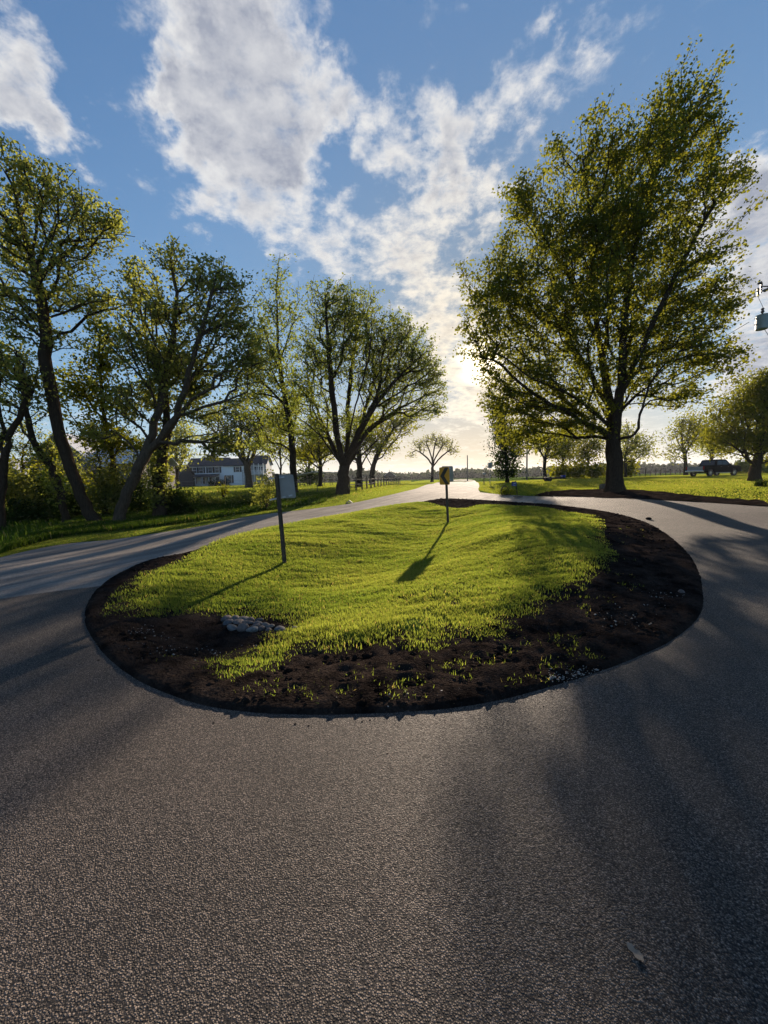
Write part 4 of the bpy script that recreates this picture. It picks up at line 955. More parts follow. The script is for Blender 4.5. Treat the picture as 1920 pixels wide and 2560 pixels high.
SH = [(20, 1225, 60, 60, '', 'leafy shrub at the left edge in front of the green building'), (115, 1235, 55, 55, 'dark', 'shrub below the weathered barn, left of the tall leaning trunk'),
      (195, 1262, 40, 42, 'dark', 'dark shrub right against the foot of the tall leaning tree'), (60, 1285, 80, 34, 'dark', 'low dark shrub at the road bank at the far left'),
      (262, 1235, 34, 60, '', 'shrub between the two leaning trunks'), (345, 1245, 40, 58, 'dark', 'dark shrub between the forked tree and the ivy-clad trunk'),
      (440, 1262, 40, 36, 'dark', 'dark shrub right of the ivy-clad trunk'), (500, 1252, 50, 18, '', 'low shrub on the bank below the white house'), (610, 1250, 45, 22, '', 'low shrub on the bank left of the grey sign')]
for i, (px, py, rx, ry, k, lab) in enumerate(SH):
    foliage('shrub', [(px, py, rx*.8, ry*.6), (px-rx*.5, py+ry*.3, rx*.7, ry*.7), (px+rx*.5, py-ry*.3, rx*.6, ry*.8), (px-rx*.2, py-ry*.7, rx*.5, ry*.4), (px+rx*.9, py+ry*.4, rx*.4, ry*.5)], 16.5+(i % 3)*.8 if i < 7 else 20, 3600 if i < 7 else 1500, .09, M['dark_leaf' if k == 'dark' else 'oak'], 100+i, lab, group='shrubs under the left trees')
foliage('shrub', [(668, 1215, 22, 32), (660, 1240, 26, 18)], 18.5, 800, .10, M['oak'], 121, 'leafy bush on the bank behind the left edge of the grey sign')
foliage('shrub', [(560, 1222, 8, 5), (556, 1226, 10, 3)], 24, 200, .10, M['yellow_leaf'], 122, 'small bright weed clump in the meadow before the white house', cat='weed')
for i, (px, py, rx, ry, lab) in enumerate([(1400, 1182, 22, 14, 'rounded hedge bush in the fence row, left of the second thin tree'), (1440, 1180, 22, 12, 'hedge bush midway between two thin fence row trees'), (1490, 1178, 22, 14, 'hedge bush directly left of the maple trunk'),
                                     (1565, 1172, 14, 16, 'green bush just right of the maple trunk'), (1870, 1168, 26, 9, 'olive bush right of the truck'), (1912, 1166, 20, 11, 'olive bush at the right edge beyond the truck')]):
    foliage('hedge_bush', [(px, py, rx, ry)], 58, 900, .35, M['yellow_leaf' if i < 4 else 'oak'], 130+i, lab, cat='bush', group='bushes behind the right lawn')
def far_wood():
    rs = np.random.RandomState(200); C = []; L = []
    prof = [(-200, 1190, 30), (150, 1200, 26), (400, 1195, 22), (700, 1188, 20), (850, 1186, 20), (905, 1176, 26), (960, 1188, 16), (1040, 1190, 12), (1110, 1180, 22), (1180, 1178, 24), (1240, 1184, 14), (1340, 1176, 18), (1450, 1170, 18), (1560, 1165, 20), (1600, 1162, 24), (1650, 1170, 14), (1680, 1163, 20), (1800, 1168, 14), (1900, 1164, 14), (2100, 1150, 24)]
    px = np.array([p[0] for p in prof]); tp = np.array([p[1] for p in prof])
    for i in range(1100):
        x = rs.rand()*2400-250; hy = 1200-(x-960)*.026; top = np.interp(x, px, tp)-2+rs.randn()*2.2; Y = 260+rs.rand()*70
        c = at(x, (top+hy)/2, Y); rz = max((hy-top)/2/F*Y, 1.5); rx = 3+4*rs.rand()
        n = 42; dv = rs.randn(n, 3); dv /= np.linalg.norm(dv, axis=1)[:, None]
        C.append(c+dv*np.array([rx, 4, rz])*(.6+.4*rs.rand(n, 1))); L.append(np.full(n, rs.rand()))
    C = np.concatenate(C); V, Q = leaves_mesh('w', C, 2.6, rs); o = link('distant_wood', np_mesh('distant_wood', V, Q, attr=np.clip(np.concatenate(L)*.7+.3*rs.rand(len(C)), 0, 1)), M['far_leaf'])
    tag(o, label='low dark wood along the horizon beyond the fields', kind='stuff')
far_wood()
def strap_plant():
    p = gp(1902, 20); rs = np.random.RandomState(77); root = empty('lily_clump', p, label='spiky strap-leaved clump on the lawn at the right edge', cat='plant'); b = MB()
    for i in range(110):
        a = rs.rand()*6.28; l = .35+.35*rs.rand(); s = rs.rand(2)*.3-.15; q = [Vector((s[0]*1.6+math.cos(a)*l*t*t*.9, s[1]+math.sin(a)*l*t*t*.9, l*(1.35*t-.75*t*t)*1.0)) for t in (0, .3, .6, .85, 1)]
        w = .018; d = Vector((-math.sin(a), math.cos(a), 0))*w
        vs = []; [vs.extend([v-d*(1-j/4.3), v+d*(1-j/4.3)]) for j, v in enumerate(q)]
        b.add(vs, [(2*j, 2*j+1, 2*j+3, 2*j+2) for j in range(4)])
    b.build('leaves', M['dark_leaf'], root)
strap_plant()
# ------------------------------------------------------------------ signs on the island
def sign_left():
    base = hit(712, 1416, hi); Y = base[1]; x, y = base[0], base[1]; z = float(hi(x, y)[0]); ks = Y/F
    top = at(690, 1184, Y)
    root = empty('sign_post', (x, y, z), label='leaning steel post with the plain grey back of a sign panel, left in the island', cat='road sign', group='turn signs on posts in the island')
    T = Vector((top[0]-x, 0, top[2]-z)); b = MB()
    # U-channel post: web and two flanges
    for dx, dy, w, d in ((0, 0, .05, .006), (-.026, .018, .006, .036), (.026, .018, .006, .036), (-.036, .036, .02, .005), (.036, .036, .02, .005)):
        b.prism([(dx-w/2, dy-d/2), (dx+w/2, dy-d/2), (dx+w/2, dy+d/2), (dx-w/2, dy+d/2)], 0, 1, 'z')
    vs = []
    for v in b.v: vs.append((v[0]+T.x*v[2], v[1], -.15+(T.z+.15)*v[2]))
    b.v = vs; b.build('post', M['post'], root)
    def panel(ang, c, w, h, face, nm, lab):
        bb = MB(); ex = Vector((math.cos(ang), math.sin(ang), 0)); ez = Vector((-.085, 0, 1)).normalized(); ey = ex.cross(ez).normalized()
        r = .04; out = []
        for cx, cz, a0 in ((w/2-r, h/2-r, 0), (-w/2+r, h/2-r, 90), (-w/2+r, -h/2+r, 180), (w/2-r, -h/2+r, 270)):
            for k in range(4): out.append((cx+r*math.cos(R(a0+k*30)), cz+r*math.sin(R(a0+k*30))))
        n = len(out); vv = [c+ex*u+ez*v+ey*.002 for u, v in out]+[c+ex*u+ez*v-ey*.002 for u, v in out]
        bb.add(vv, [tuple(range(n)), tuple(range(2*n-1, n-1, -1))]+[(i, n+i, n+(i+1) % n, (i+1) % n) for i in range(n)])
        o = bb.build(nm, M[face], root); 
        if lab: o['label'] = lab
        return ex, ez, ey
    c1 = Vector(tuple(at(713, 1216, Y+.13)-np.array([x, y, z])))
    panel(R(18), c1, 47*ks, 60*ks, 'alu', 'sign_panel', 'plain grey panel back fixed with pale brackets')
    for (x0, y0, x1, y1) in ((672, 1197, 711, 1193), (674, 1250, 714, 1242), (722, 1240, 731, 1238)):
        a = at(x0, y0, Y+.1)-np.array([x, y, z]); c = at(x1, y1, Y+.1)-np.array([x, y, z])
        m_ = (a+c)/2; d = Vector(tuple(c-a)); bb = MB(); L = d.length; bb.box((0, 0, 0), (L, .02, .034), bev=.003)
        o = bb.build('bracket', M['bracket'], root); o.location = Vector(tuple(m_)); o.rotation_euler = (0, -math.asin(max(-1, min(1, d.z/L))), 0)
sign_left()
def sign_chevron():
    Y = 13.6; p = at(1121, 1316, Y); x, y = p[0], p[1]; z = min(p[2], float(hi(x, y)[0])+.03)
    root = empty('sign_post', (x, y, z), label='steel post with a yellow panel bearing a black left chevron, far in the island', cat='road sign', group='turn signs on posts in the island')
    top = at(1115, 1170, Y); T = Vector((top[0]-x, 0, top[2]-z)); b = MB()
    for dx, dy, w, d in ((0, 0, .045, .006), (-.024, .016, .006, .034), (.024, .016, .006, .034), (-.034, .032, .018, .005), (.034, .032, .018, .005)):
        b.prism([(dx-w/2, dy-d/2), (dx+w/2, dy-d/2), (dx+w/2, dy+d/2), (dx-w/2, dy+d/2)], 0, 1, 'z')
    b.v = [(v[0]+T.x*v[2], v[1], -.2+(T.z+.2)*v[2]) for v in b.v]; b.build('post', M['post'], root)
    def frame(ang): 
        ex = Vector((math.cos(ang), math.sin(ang), 0)); ez = Vector((-.03, 0, 1)).normalized(); return ex, ez, ex.cross(ez).normalized()
    def rounded(w, h, r=.04):
        out = []
        for cx, cz, a0 in ((w/2-r, h/2-r, 0), (-w/2+r, h/2-r, 90), (-w/2+r, -h/2+r, 180), (w/2-r, -h/2+r, 270)):
            for k in range(4): out.append((cx+r*math.cos(R(a0+k*30)), cz+r*math.sin(R(a0+k*30))))
        return out
    def slab(out, c, fr, t0, t1, nm, m_, par=root):
        ex, ez, ey = fr; n = len(out); bb = MB()
        bb.add([c+ex*u+ez*v+ey*t0 for u, v in out]+[c+ex*u+ez*v+ey*t1 for u, v in out], [tuple(range(n)), tuple(range(2*n-1, n-1, -1))]+[(i, n+i, n+(i+1) % n, (i+1) % n) for i in range(n)])
        return bb.build(nm, m_, par)
    c = Vector(tuple(at(1111, 1190, Y-.08)-np.array([x, y, z])))
    fr = frame(R(-50)); w, h = .46, .61
    pn = slab(rounded(w, h), c, fr, -.002, .002, 'sign_panel', M['yellow']); pn['label'] = 'yellow panel with black left-pointing chevron'
    # chevron arrow pointing left, on the camera side
    ch = [(.02+.02, .27), (.20, .27), (-.02, 0), (.20, -.27), (.04, -.27), (-.19, 0)]
    ch = [(.03, .285), (.20, .285), (-.01, 0), (.20, -.285), (.03, -.285), (-.19, 0)]
    s = 1 if fr[2].y < 0 else -1
    slab(ch[:3]+[ch[5]], c, fr, .003*s, .005*s, 'chevron', M['blackp'], root)
    slab([ch[2], ch[3], ch[4], ch[5]], c, fr, .0031*s, .0051*s, 'chevron', M['blackp'], root)
    c2 = Vector(tuple(at(1119, 1185, Y+.16)-np.array([x, y, z])))
    fr2 = frame(R(28)); o = slab(rounded(.50, .56), c2, fr2, -.002, .002, 'sign_panel', simple('panel_back_warm', (.30, .29, .22), .6, var=.1), root); o['label'] = 'olive-grey back of the second panel'
    bb = MB(); bb.box((c2.x-.02, c2.y-.02, c2.z+.2), (.3, .02, .03), rz=R(28)); bb.build('bracket', M['bracket'], root)
    bb = MB(); bb.box((c2.x-.02, c2.y-.02, c2.z-.2), (.3, .02, .03), rz=R(28)); bb.build('bracket', M['bracket'], root)
sign_chevron()
# ------------------------------------------------------------------ text
def text_mesh(s, size, name, mat_, parent, loc, rot):
    cu_ = bpy.data.curves.new(name, 'FONT'); cu_.body = s; cu_.size = size; cu_.align_x = 'CENTER'; cu_.align_y = 'CENTER'; cu_.extrude = .001
    o = bpy.data.objects.new('tmp', cu_); COL.objects.link(o); dg = bpy.context.evaluated_depsgraph_get(); me = bpy.data.meshes.new_from_object(o.evaluated_get(dg)); bpy.data.objects.remove(o)
    r = link(name, me, mat_, parent); r.location = loc; r.rotation_euler = rot; return r
# ------------------------------------------------------------------ roadside things to the right
def yard_sign():
    p = hit(1294, 1237); Y = p[1]; z = H(*p); k = Y/F
    root = empty('yard_sign', (p[0], p[1], z), label='small blue sign hung on a leaning dark post beside the wagon wheel', cat='sign')
    b = MB(); b.tube([(0, 0, -.1), (-.13, 0, 33*k*1.05)], [.035, .03], 8); b.build('post', M['iron'], root)
    w, h = 13*k, 10*k; c = (-9.2*k, -.04, 27*k)
    pn = MB(); pn.box((0, 0, 0), (w, .02, h), bev=.004); o = pn.build('sign_board', M['blue'], root); o.location = c; o.rotation_euler = (0, R(6), R(10))
    text_mesh('1400', h*.42, 'house_number', M['whitep'], o, (0, -.014, h*.16), (R(90), 0, 0))
    bb = MB(); bb.box((0, 0, 0), (w*.6, .002, h*.07)); t_ = bb.build('lettering_line', M['whitep'], o); t_.location = (0, -.012, -h*.26)
    bb = MB(); bb.tube([(-.13, 0, 33*k*.97), (-14*k, -.02, 33*k)], .012, 6); bb.build('hanger_arm', M['iron'], root)
yard_sign()
def wagon_wheel():
    p = hit(1262, 1238); k = p[1]/F; r = 12.5*k; root = empty('wagon_wheel', (p[0], p[1], H(*p)), R(25), label='old iron wagon wheel standing at the driveway mouth', cat='wheel')
    b = MB(); b.tube([(r*math.cos(a), 0, r*.8+r*math.sin(a)) for a in np.linspace(0, 2*math.pi, 33)], .03, 6, cap=False); b.build('rim', M['iron'], root)
    b = MB(); b.tube([(0, -.07, r*.8), (0, .07, r*.8)], .06, 10); b.build('hub', M['iron'], root)
    for j in range(10):
        a = j*math.pi/5; b = MB(); b.tube([(.05*math.cos(a), 0, r*.8+.05*math.sin(a)), (r*math.cos(a), 0, r*.8+r*math.sin(a))], .014, 5); b.build('spoke', M['iron'], root)
wagon_wheel()
foliage('weed_clump', [(1262, 1231, 12, 7), (1285, 1229, 6, 6)], float(hit(1262, 1238)[1])-.2, 420, .07, M['yellow_leaf'], 140, 'weeds growing through the foot of the wagon wheel', cat='weeds')
def plank():
    p = hit(1295, 1244); b = MB(); b.box((0, 0, .03), (.46, .14, .05), rz=.03, bev=.01); o = b.build('wood_block', M['wood']); o.location = (p[0], p[1], H(*p)+.02); tag(o, label='short dark plank lying on the pavement below the blue sign', cat='plank')
plank()
def white_sign():
    Y = 40.0; p = gp(1225, Y); root = empty('regulatory_sign', p, label='small white rectangular sign on a post beside the road bend', cat='road sign'); k = Y/F
    b = MB(); b.box((0, 0, 1.0), (.06, .04, 2.3)); b.build('post', M['galv'], root)
    b = MB(); b.box((0, -.04, 2.0), (.42, .012, .56), bev=.004); o = b.build('sign_panel', simple('sign_white', (.45, .46, .44), .6, var=.08), root)
    for j, (ww, zz) in enumerate(((.26, 2.12), (.30, 1.98), (.2, 1.86))):
        b = MB(); b.box((0, -.049, zz), (ww, .004, .05)); b.build('lettering', M['blackp'], root)
white_sign()
def pole(px, Y, hgt, label, r=.14, arm=True, grp=None):
    p = gp(px, Y); root = empty('utility_pole', p, label=label, cat='utility pole', group=grp)
    b = MB(); b.tube([(0, 0, -.3), (0, 0, hgt)], [r, r*.7], 12); b.build('pole', M['pole'], root)
    if arm:
        b = MB(); b.box((0, -.12, hgt-.5), (2.4, .1, .12)); b.build('crossarm', M['wood'], root)
        for s in (-1.05, 0, 1.05):
            b = MB(); b.tube([(s, -.12, hgt-.44), (s, -.12, hgt-.36), (s, -.12, hgt-.33), (s, -.12, hgt-.26)], [.02, .05, .03, .045], 8); b.build('insulator', M['ceramic'], root)
    return root, p
pole(1169, 95, 6.2, 'bare wooden pole beside the far road under the pale sky', .16, False)
rp, pp_far = pole(1317, 75, 8.3, 'grey utility pole left of the maple behind the blue sign', .17)
def near_pole():
    Y = 22.0; p = gp(1950, Y); z0 = p[2]; root = empty('utility_pole', p, label='near utility pole with transformer at the right edge, mostly outside the frame', cat='utility pole')
    L = lambda px, py, dy=0: Vector(tuple(at(px, py, Y+dy)-p))
    ht = L(1950, 690).z; b = MB(); b.tube([(0, 0, -.3), (0, 0, ht)], [.16, .12], 14); b.build('pole', M['pole'], root)
    b = MB(); c = L(1905, 805, -.1); b.tube([c+Vector((0, 0, s)) for s in (-.42, -.40, -.36, .32, .36, .40)], [.17, .25, .27, .27, .29, .10], 20); t_ = b.build('transformer', M['grey_metal'], root)
    b = MB(); b.tube([c+Vector((0, 0, .38)), c+Vector((0, 0, .46)), c+Vector((0, 0, .54)), c+Vector((0, 0, .62)), c+Vector((0, 0, .70)), c+Vector((0, 0, .76))], [.05, .04, .09, .05, .08, .02], 10); b.build('bushing', M['ceramic'], t_)
    for dz_ in (.22, -.18):
        b = MB(); b.box((c.x+(0-c.x)/2+.1, c.y/2, c.z+dz_), (abs(c.x)+.1, .07, .06)); b.build('mounting_bracket', M['galv'], root)
        b = MB(); b.box((c.x-.32, c.y, c.z+dz_*.8), (.16, .07, .05)); b.build('terminal', M['galv'], t_)
    a0 = L(1960, 716, -.1); a1 = L(1904, 716, -.1); b = MB(); b.tube([a0, a1], .03, 6); b.build('crossarm', M['iron'], root)
    q = L(1890, 731, -.1); b = MB(); b.tube([q+Vector((.10, 0, .22)), q+Vector((.13, 0, -.22))], .05, 8); cu1 = b.build('fuse_cutout', M['ceramic'], root)
    b = MB(); b.tube([q+Vector((.10, 0, .20)), q+Vector((-.12, 0, .12)), q+Vector((-.04, 0, -.24)), q+Vector((.12, 0, -.20))], .022, 6); b.build('fuse_holder', M['iron'], cu1)
    q2 = L(1902, 711, -.1); b = MB(); b.tube([q2+Vector((-.14, 0, .04)), q2+Vector((0, 0, .09)), q2+Vector((.05, 0, .02)), q2+Vector((.04, 0, -.45))], [.06, .08, .05, .03], 8); b.build('surge_arrester', M['ceramic'], root)
    q3 = L(1916, 726, -.1); b = MB(); b.tube([q3+Vector((-.22, 0, -.02)), q3+Vector((-.08, 0, .0)), q3+Vector((0, 0, .05)), q3+Vector((.12, 0, .08))], [.03, .09, .05, .10], 10); b.build('insulator', M['ceramic'], root)
    b = MB(); b.tube([q+Vector((.13, 0, -.24)), c+Vector((.02, 0, .76))], .010, 5); b.build('lead_wire', M['iron'], root)
    b = MB(); b.tube([c+Vector((.15, 0, -.38)), c+Vector((.45, 0, -.8)), Vector((0.1, 0, c.z-1.4))], .012, 5); b.build('ground_wire', M['iron'], root)
    # wires to the far pole
    fa = Vector(tuple(pp_far))
    for st, en, lab in ((L(1880, 737)+Vector(tuple(p)), fa+Vector((.9, -.1, 8.0)), 'upper power line running down to the pole left of the maple'), (L(1873, 805)+Vector(tuple(p)), fa+Vector((0, -.1, 7.2)), 'lower power line running down to the pole left of the maple')):
        pts = [st.lerp(en, t)+Vector((0, 0, -1.1*4*t*(1-t)*.5)) for t in np.linspace(0, 1, 40)]
        o = MB().tube(pts, .016, 5).build('power_line', M['iron']); tag(o, label=lab, cat='power line', group='power lines between the utility poles')
near_pole()
# ------------------------------------------------------------------ truck
def truck():
    p = gp(1782, 43.5); root = empty('pickup_truck', p, R(16), label='black crew-cab pickup truck parked on the lawn with its tailgate toward us', cat='truck')
    # profile facing +x ; side view polygon
    body = [(-2.85, .55), (-2.85, 1.12), (-.95, 1.14), (-.95, 1.18), (1.15, 1.20), (2.35, 1.14), (2.75, 1.02), (2.85, .80), (2.85, .50), (2.35, .42), (2.22, .42), (2.15, .72), (1.95, .88), (1.65, .88), (1.45, .72), (1.38, .42), (-1.42, .42), (-1.50, .72), (-1.70, .88), (-2.0, .88), (-2.2, .72), (-2.28, .48)]
    b = MB(); b.prism(body, -.98, .98); b.build('body', M['carp'], root)
    cabp = [(-1.02, 1.16), (-.78, 1.78), (-.60, 1.86), (.55, 1.86), (.75, 1.80), (1.38, 1.20)]
    b = MB(); v0 = [(x, -.90 if z < 1.3 else -.76, z) for x, z in cabp]; v1 = [(x, .90 if z < 1.3 else .76, z) for x, z in cabp]; n = len(cabp)
    b.add(v0+v1, [tuple(range(n)), tuple(range(2*n-1, n-1, -1))]+[(i, n+i, n+(i+1) % n, (i+1) % n) for i in range(n)]); cab = b.build('cab', M['carp'], root)
    for s in (-1, 1):
        y = lambda z: s*(.905-(z-1.2)*.21+.004)
        for q in ([(-.82, 1.26), (-.62, 1.72), (-.02, 1.72), (-.02, 1.26)], [(.05, 1.26), (.05, 1.72), (.62, 1.70), (1.10, 1.26)]):
            b = MB(); b.add([(x, y(z)+s*.004, z) for x, z in q]+[(x, y(z)-s*.01, z) for x, z in q], [(0, 1, 2, 3), (7, 6, 5, 4), (0, 4, 5, 1), (1, 5, 6, 2), (2, 6, 7, 3), (3, 7, 4, 0)]); b.build('side_window', M['carglass'], cab)
        b = MB(); b.box((-.03, s*1.0, .40), (2.3, .08, .06), bev=.02); b.build('running_board', M['chrome'], root)
        b = MB(); b.box((.95, s*1.04, 1.3), (.12, .2, .16), bev=.03); b.build('mirror', M['carp'], root)
        for z_ in (-.35, .75):
            b = MB(); b.box((z_, s*.99, 1.05), (.16, .02, .035)); b.build('door_handle', M['chrome'], root)
        b = MB(); b.box((-2.84, s*.90, .95), (.06, .14, .32), bev=.02); b.build('tail_lamp', M['lamp_red'], root)
        b = MB(); b.box((2.76, s*.80, .92), (.16, .30, .16), bev=.03); b.build('headlight', M['carglass'], root)
    for px_, z0, z1, wd in ((-.97, 1.26, 1.74, .72),):
        b = MB(); b.add([(-1.0, -wd, 1.26), (-1.0, wd, 1.26), (-.83, wd*.9, 1.70), (-.83, -wd*.9, 1.70)], [(0, 1, 2, 3)]); b.build('rear_window', M['carglass'], cab)
    b = MB(); b.box((-2.87, 0, .88), (.03, 1.62, .46), bev=.01); b.build('tailgate', simple('silver_tailgate', (.30, .30, .31), .3, metal=.5, var=.1), root)
    b = MB(); b.box((-2.98, 0, .60), (.18, 1.9, .20), bev=.04); b.build('rear_bumper', M['chrome'], root)
    b = MB(); b.box((2.90, 0, .58), (.16, 1.9, .22), bev=.04); b.build('front_bumper', M['chrome'], root)
    for wx in (-1.85, 1.80):
        for s in (-1, 1):
            b = MB(); N = 24; prof = [(.26, -.11), (.36, -.13), (.40, -.09), (.40, .09), (.36, .13), (.26, .11)]
            vs = [(wx+r_*math.cos(a), s*.86+o_, .40+r_*math.sin(a)) for r_, o_ in prof for a in np.linspace(0, 2*math.pi, N, endpoint=False)]
            b.add(vs, [(i*N+k, i*N+(k+1) % N, (i+1) % 6*N+(k+1) % N, (i+1) % 6*N+k) for i in range(6) for k in range(N)]); w_ = b.build('wheel', M['rubber'], root, smooth=True)
            b = MB(); b.tube([(wx, s*.86-.06, .40), (wx, s*.86+.06*s+.03*s, .40)], .10, 14)
            for k in range(6):
                a = k*math.pi/3; b.box((wx+.15*math.cos(a), s*.94, .40+.15*math.sin(a)), (.24, .04, .07), M=Matrix.Rotation(-a, 3, 'Y'))
            b.tube([(wx, s*.93, .40), (wx, s*.965, .40)], [.255, .262], 24, cap=False); b.build('rim', M['chrome'], w_)
truck()
# ------------------------------------------------------------------ trailer and planter and lumber
def trailer():
    p = gp(1367, 44); root = empty('flat_trailer', p, R(-8), label='low flat trailer lying in the grass left of the maple', cat='trailer')
    b = MB()
    for s in (-.6, .6): b.box((0, s, .36), (3.6, .08, .10))
    for k in range(8): b.box((-1.5+k*.43, 0, .43), (.36, 1.3, .04))
    b.build('deck', M['iron'], root)
    for s in (-.72, .72):
        b = MB(); b.tube([(.1, s-.08, .27), (.1, s+.08, .27)], .27, 16); b.build('wheel', M['rubber'], root)
    b = MB(); b.tube([(-1.8, -.5, .38), (-2.5, 0, .40), (-1.8, .5, .38)], .035, 6); b.tube([(-2.5, 0, .40), (-2.8, 0, .42)], .04, 6); b.build('drawbar', M['iron'], root)
    b = MB(); b.tube([(-1.75, 0, .4), (-1.3, 0, .85), (-.9, 0, .62), (-1.75, 0, .4)], .03, 6); b.build('loading_rack', M['iron'], root)
    b = MB(); b.box((1.75, 0, .50), (.3, .8, .34), bev=.03); b.build('end_box', M['blue'], root)
trailer()
def planter():
    p = hit(1514, 1224); root = empty('stone_planter', (p[0], p[1], H(*p)), R(8), label='low dark stone trough against the foot of the big maple', cat='planter')
    b = MB(); b.box((0, 0, .15), (.62, .34, .34), bev=.05); b.build('trough', M['planter'], root)
    b = MB(); b.box((0, 0, .335), (.50, .24, .02)); b.build('soil', M['soil'], root)
    rs = np.random.RandomState(3); b = MB()
    for i in range(12): a = rs.rand()*6.28; b.tube([(rs.rand()*.4-.2, 0, .33), (math.cos(a)*.15, 0, .48), (math.cos(a)*.28, math.sin(a)*.1, .55+.12*rs.rand())], [.012, .008, .003], 4)
    b.build('twigs', M['iron'], root)
planter()
def lumber():
    p = hit(873, 1258); root = empty('lumber_frame', (p[0], p[1], H(*p)), R(5), label='pale triangular lumber frame on the road verge below the elm', cat='wood frame'); k = p[1]/F
    w = 13*k
    b = MB(); b.tube([(-w/2, 0, 0), (0, 0, 6*k)], .045, 4); b.build('board', M['pale_wood'], root)
    b = MB(); b.tube([(0, .02, 6*k), (w*.55, .02, 0)], .055, 4); b.build('board', M['pale_wood'], root)
lumber()
# ------------------------------------------------------------------ fences
def wire_fence():
    P = [(-60, 24), (300, 24), (440, 24), (563, 25), (685, 26), (793, 27.5)]
    root = empty('wire_fence', gp(563, 25), label='wire mesh fence on thin dark steel posts along the left meadow', cat='fence'); o0 = np.array(root.location)
    pts = [gp(*q) for q in P]
    dense = []
    for a, b_ in zip(pts[:-1], pts[1:]):
        n = max(1, int(np.linalg.norm(b_-a)/3.3))
        for i in range(n): t = i/n; q = a+(b_-a)*t; q[2] = H(q[0], q[1]); dense.append(q)
    dense.append(pts[-1])
    for q in dense:
        b = MB(); b.box(tuple(q-o0+np.array([0, 0, .65])), (.045, .035, 1.5)); b.build('post', M['iron'], root)
    b = MB()
    for z in (.1, .3, .5, .7, .9, 1.1): b.tube([q-o0+np.array([0, 0, z]) for q in dense], .004, 3)
    for a, c in zip(dense[:-1], dense[1:]):
        n = int(np.linalg.norm(c-a)/.3)
        for i in range(n): q = a+(c-a)*i/n-o0; b.tube([q+np.array([0, 0, .1]), q+np.array([0, 0, 1.1])], .003, 3)
    b.build('wire_mesh', M['galv'], root)
wire_fence()
def rail_fence(P, step, hgt, label, name='wooden_fence', wid=.14, rails=(.55, .95), lean=0.0, pickets=False):
    pts = [gp(*q) for q in P]; root = empty(name, pts[0], label=label, cat='fence'); o0 = pts[0]; dense = []
    for a, c in zip(pts[:-1], pts[1:]):
        n = max(1, int(np.linalg.norm(c-a)/step))
        for i in range(n): q = a+(c-a)*i/n; q[2] = H(q[0], q[1]); dense.append(q)
    dense.append(pts[-1]); rs = random.Random(4)
    for q in dense:
        b = MB(); d = q-o0; hh = hgt*(1+.12*rs.uniform(-1, 1)); b.tube([d+np.array([0, 0, -.1]), d+np.array([rs.uniform(-lean, lean), 0, hh])], wid/2, 6); b.build('post', M['wood'], root)
    b = MB()
    for z in rails: b.tube([q-o0+np.array([0, 0, z]) for q in dense], .035, 4)
    b.build('rail', M['wood'], root)
rail_fence([(873, 29), (905, 33), (945, 42), (1000, 62)], 2.0, 1.15, 'dark wooden post fence curving away right of the elm')
rail_fence([(1395, 64), (1480, 66), (1560, 68), (1650, 70), (1712, 72)], 1.1, 1.15, 'old crooked post fence along the back of the right lawn', lean=.12, wid=.16, rails=(.8,))
rail_fence([(760, 60), (860, 62)], 2.4, 1.2, 'pale wooden fence running under the canopy', wid=.12)
# ------------------------------------------------------------------ buildings
def window(parent, x, y, z, w, h, shut=True, nx=0):
    b = MB(); b.box((x, y-.03, z), (w+.16, .06, h+.16)); f = b.build('window', M['whitep'], parent)
    b = MB(); b.box((x, y-.075, z), (w, .03, h)); b.build('pane', M['glass'], f)
    b = MB(); b.box((x, y-.10, z), (w, .02, .06)); b.build('sash_bar', M['whitep'], f)
    if shut:
        for s in (-1, 1):
            b = MB(); b.box((x+s*(w/2+.34), y-.03, z), (.42, .05, h+.1)); b.build('shutter', M['shutter'], parent)
def gable(parent, x0, x1, y0, y1, ze, zr, m_, over=.35, along='x', name='roof'):
    b = MB()
    if along == 'x':
        ym = (y0+y1)/2; sl = (zr-ze)/(ym-y0); e = ze-sl*over
        for t in (0,):
            b.prism([(y0-over, e), (ym, zr), (y1+over, e), (y1+over, e+.15), (ym, zr+.18), (y0-over, e+.15)], x0-over, x1+over, 'x')
    else:
        xm = (x0+x1)/2; sl = (zr-ze)/(xm-x0); e = ze-sl*over
        b.prism([(x0-over, e), (xm, zr), (x1+over, e), (x1+over, e+.15), (xm, zr+.18), (x0-over, e+.15)], y0-over, y1+over, 'y')
    return b.build(name, m_, parent)
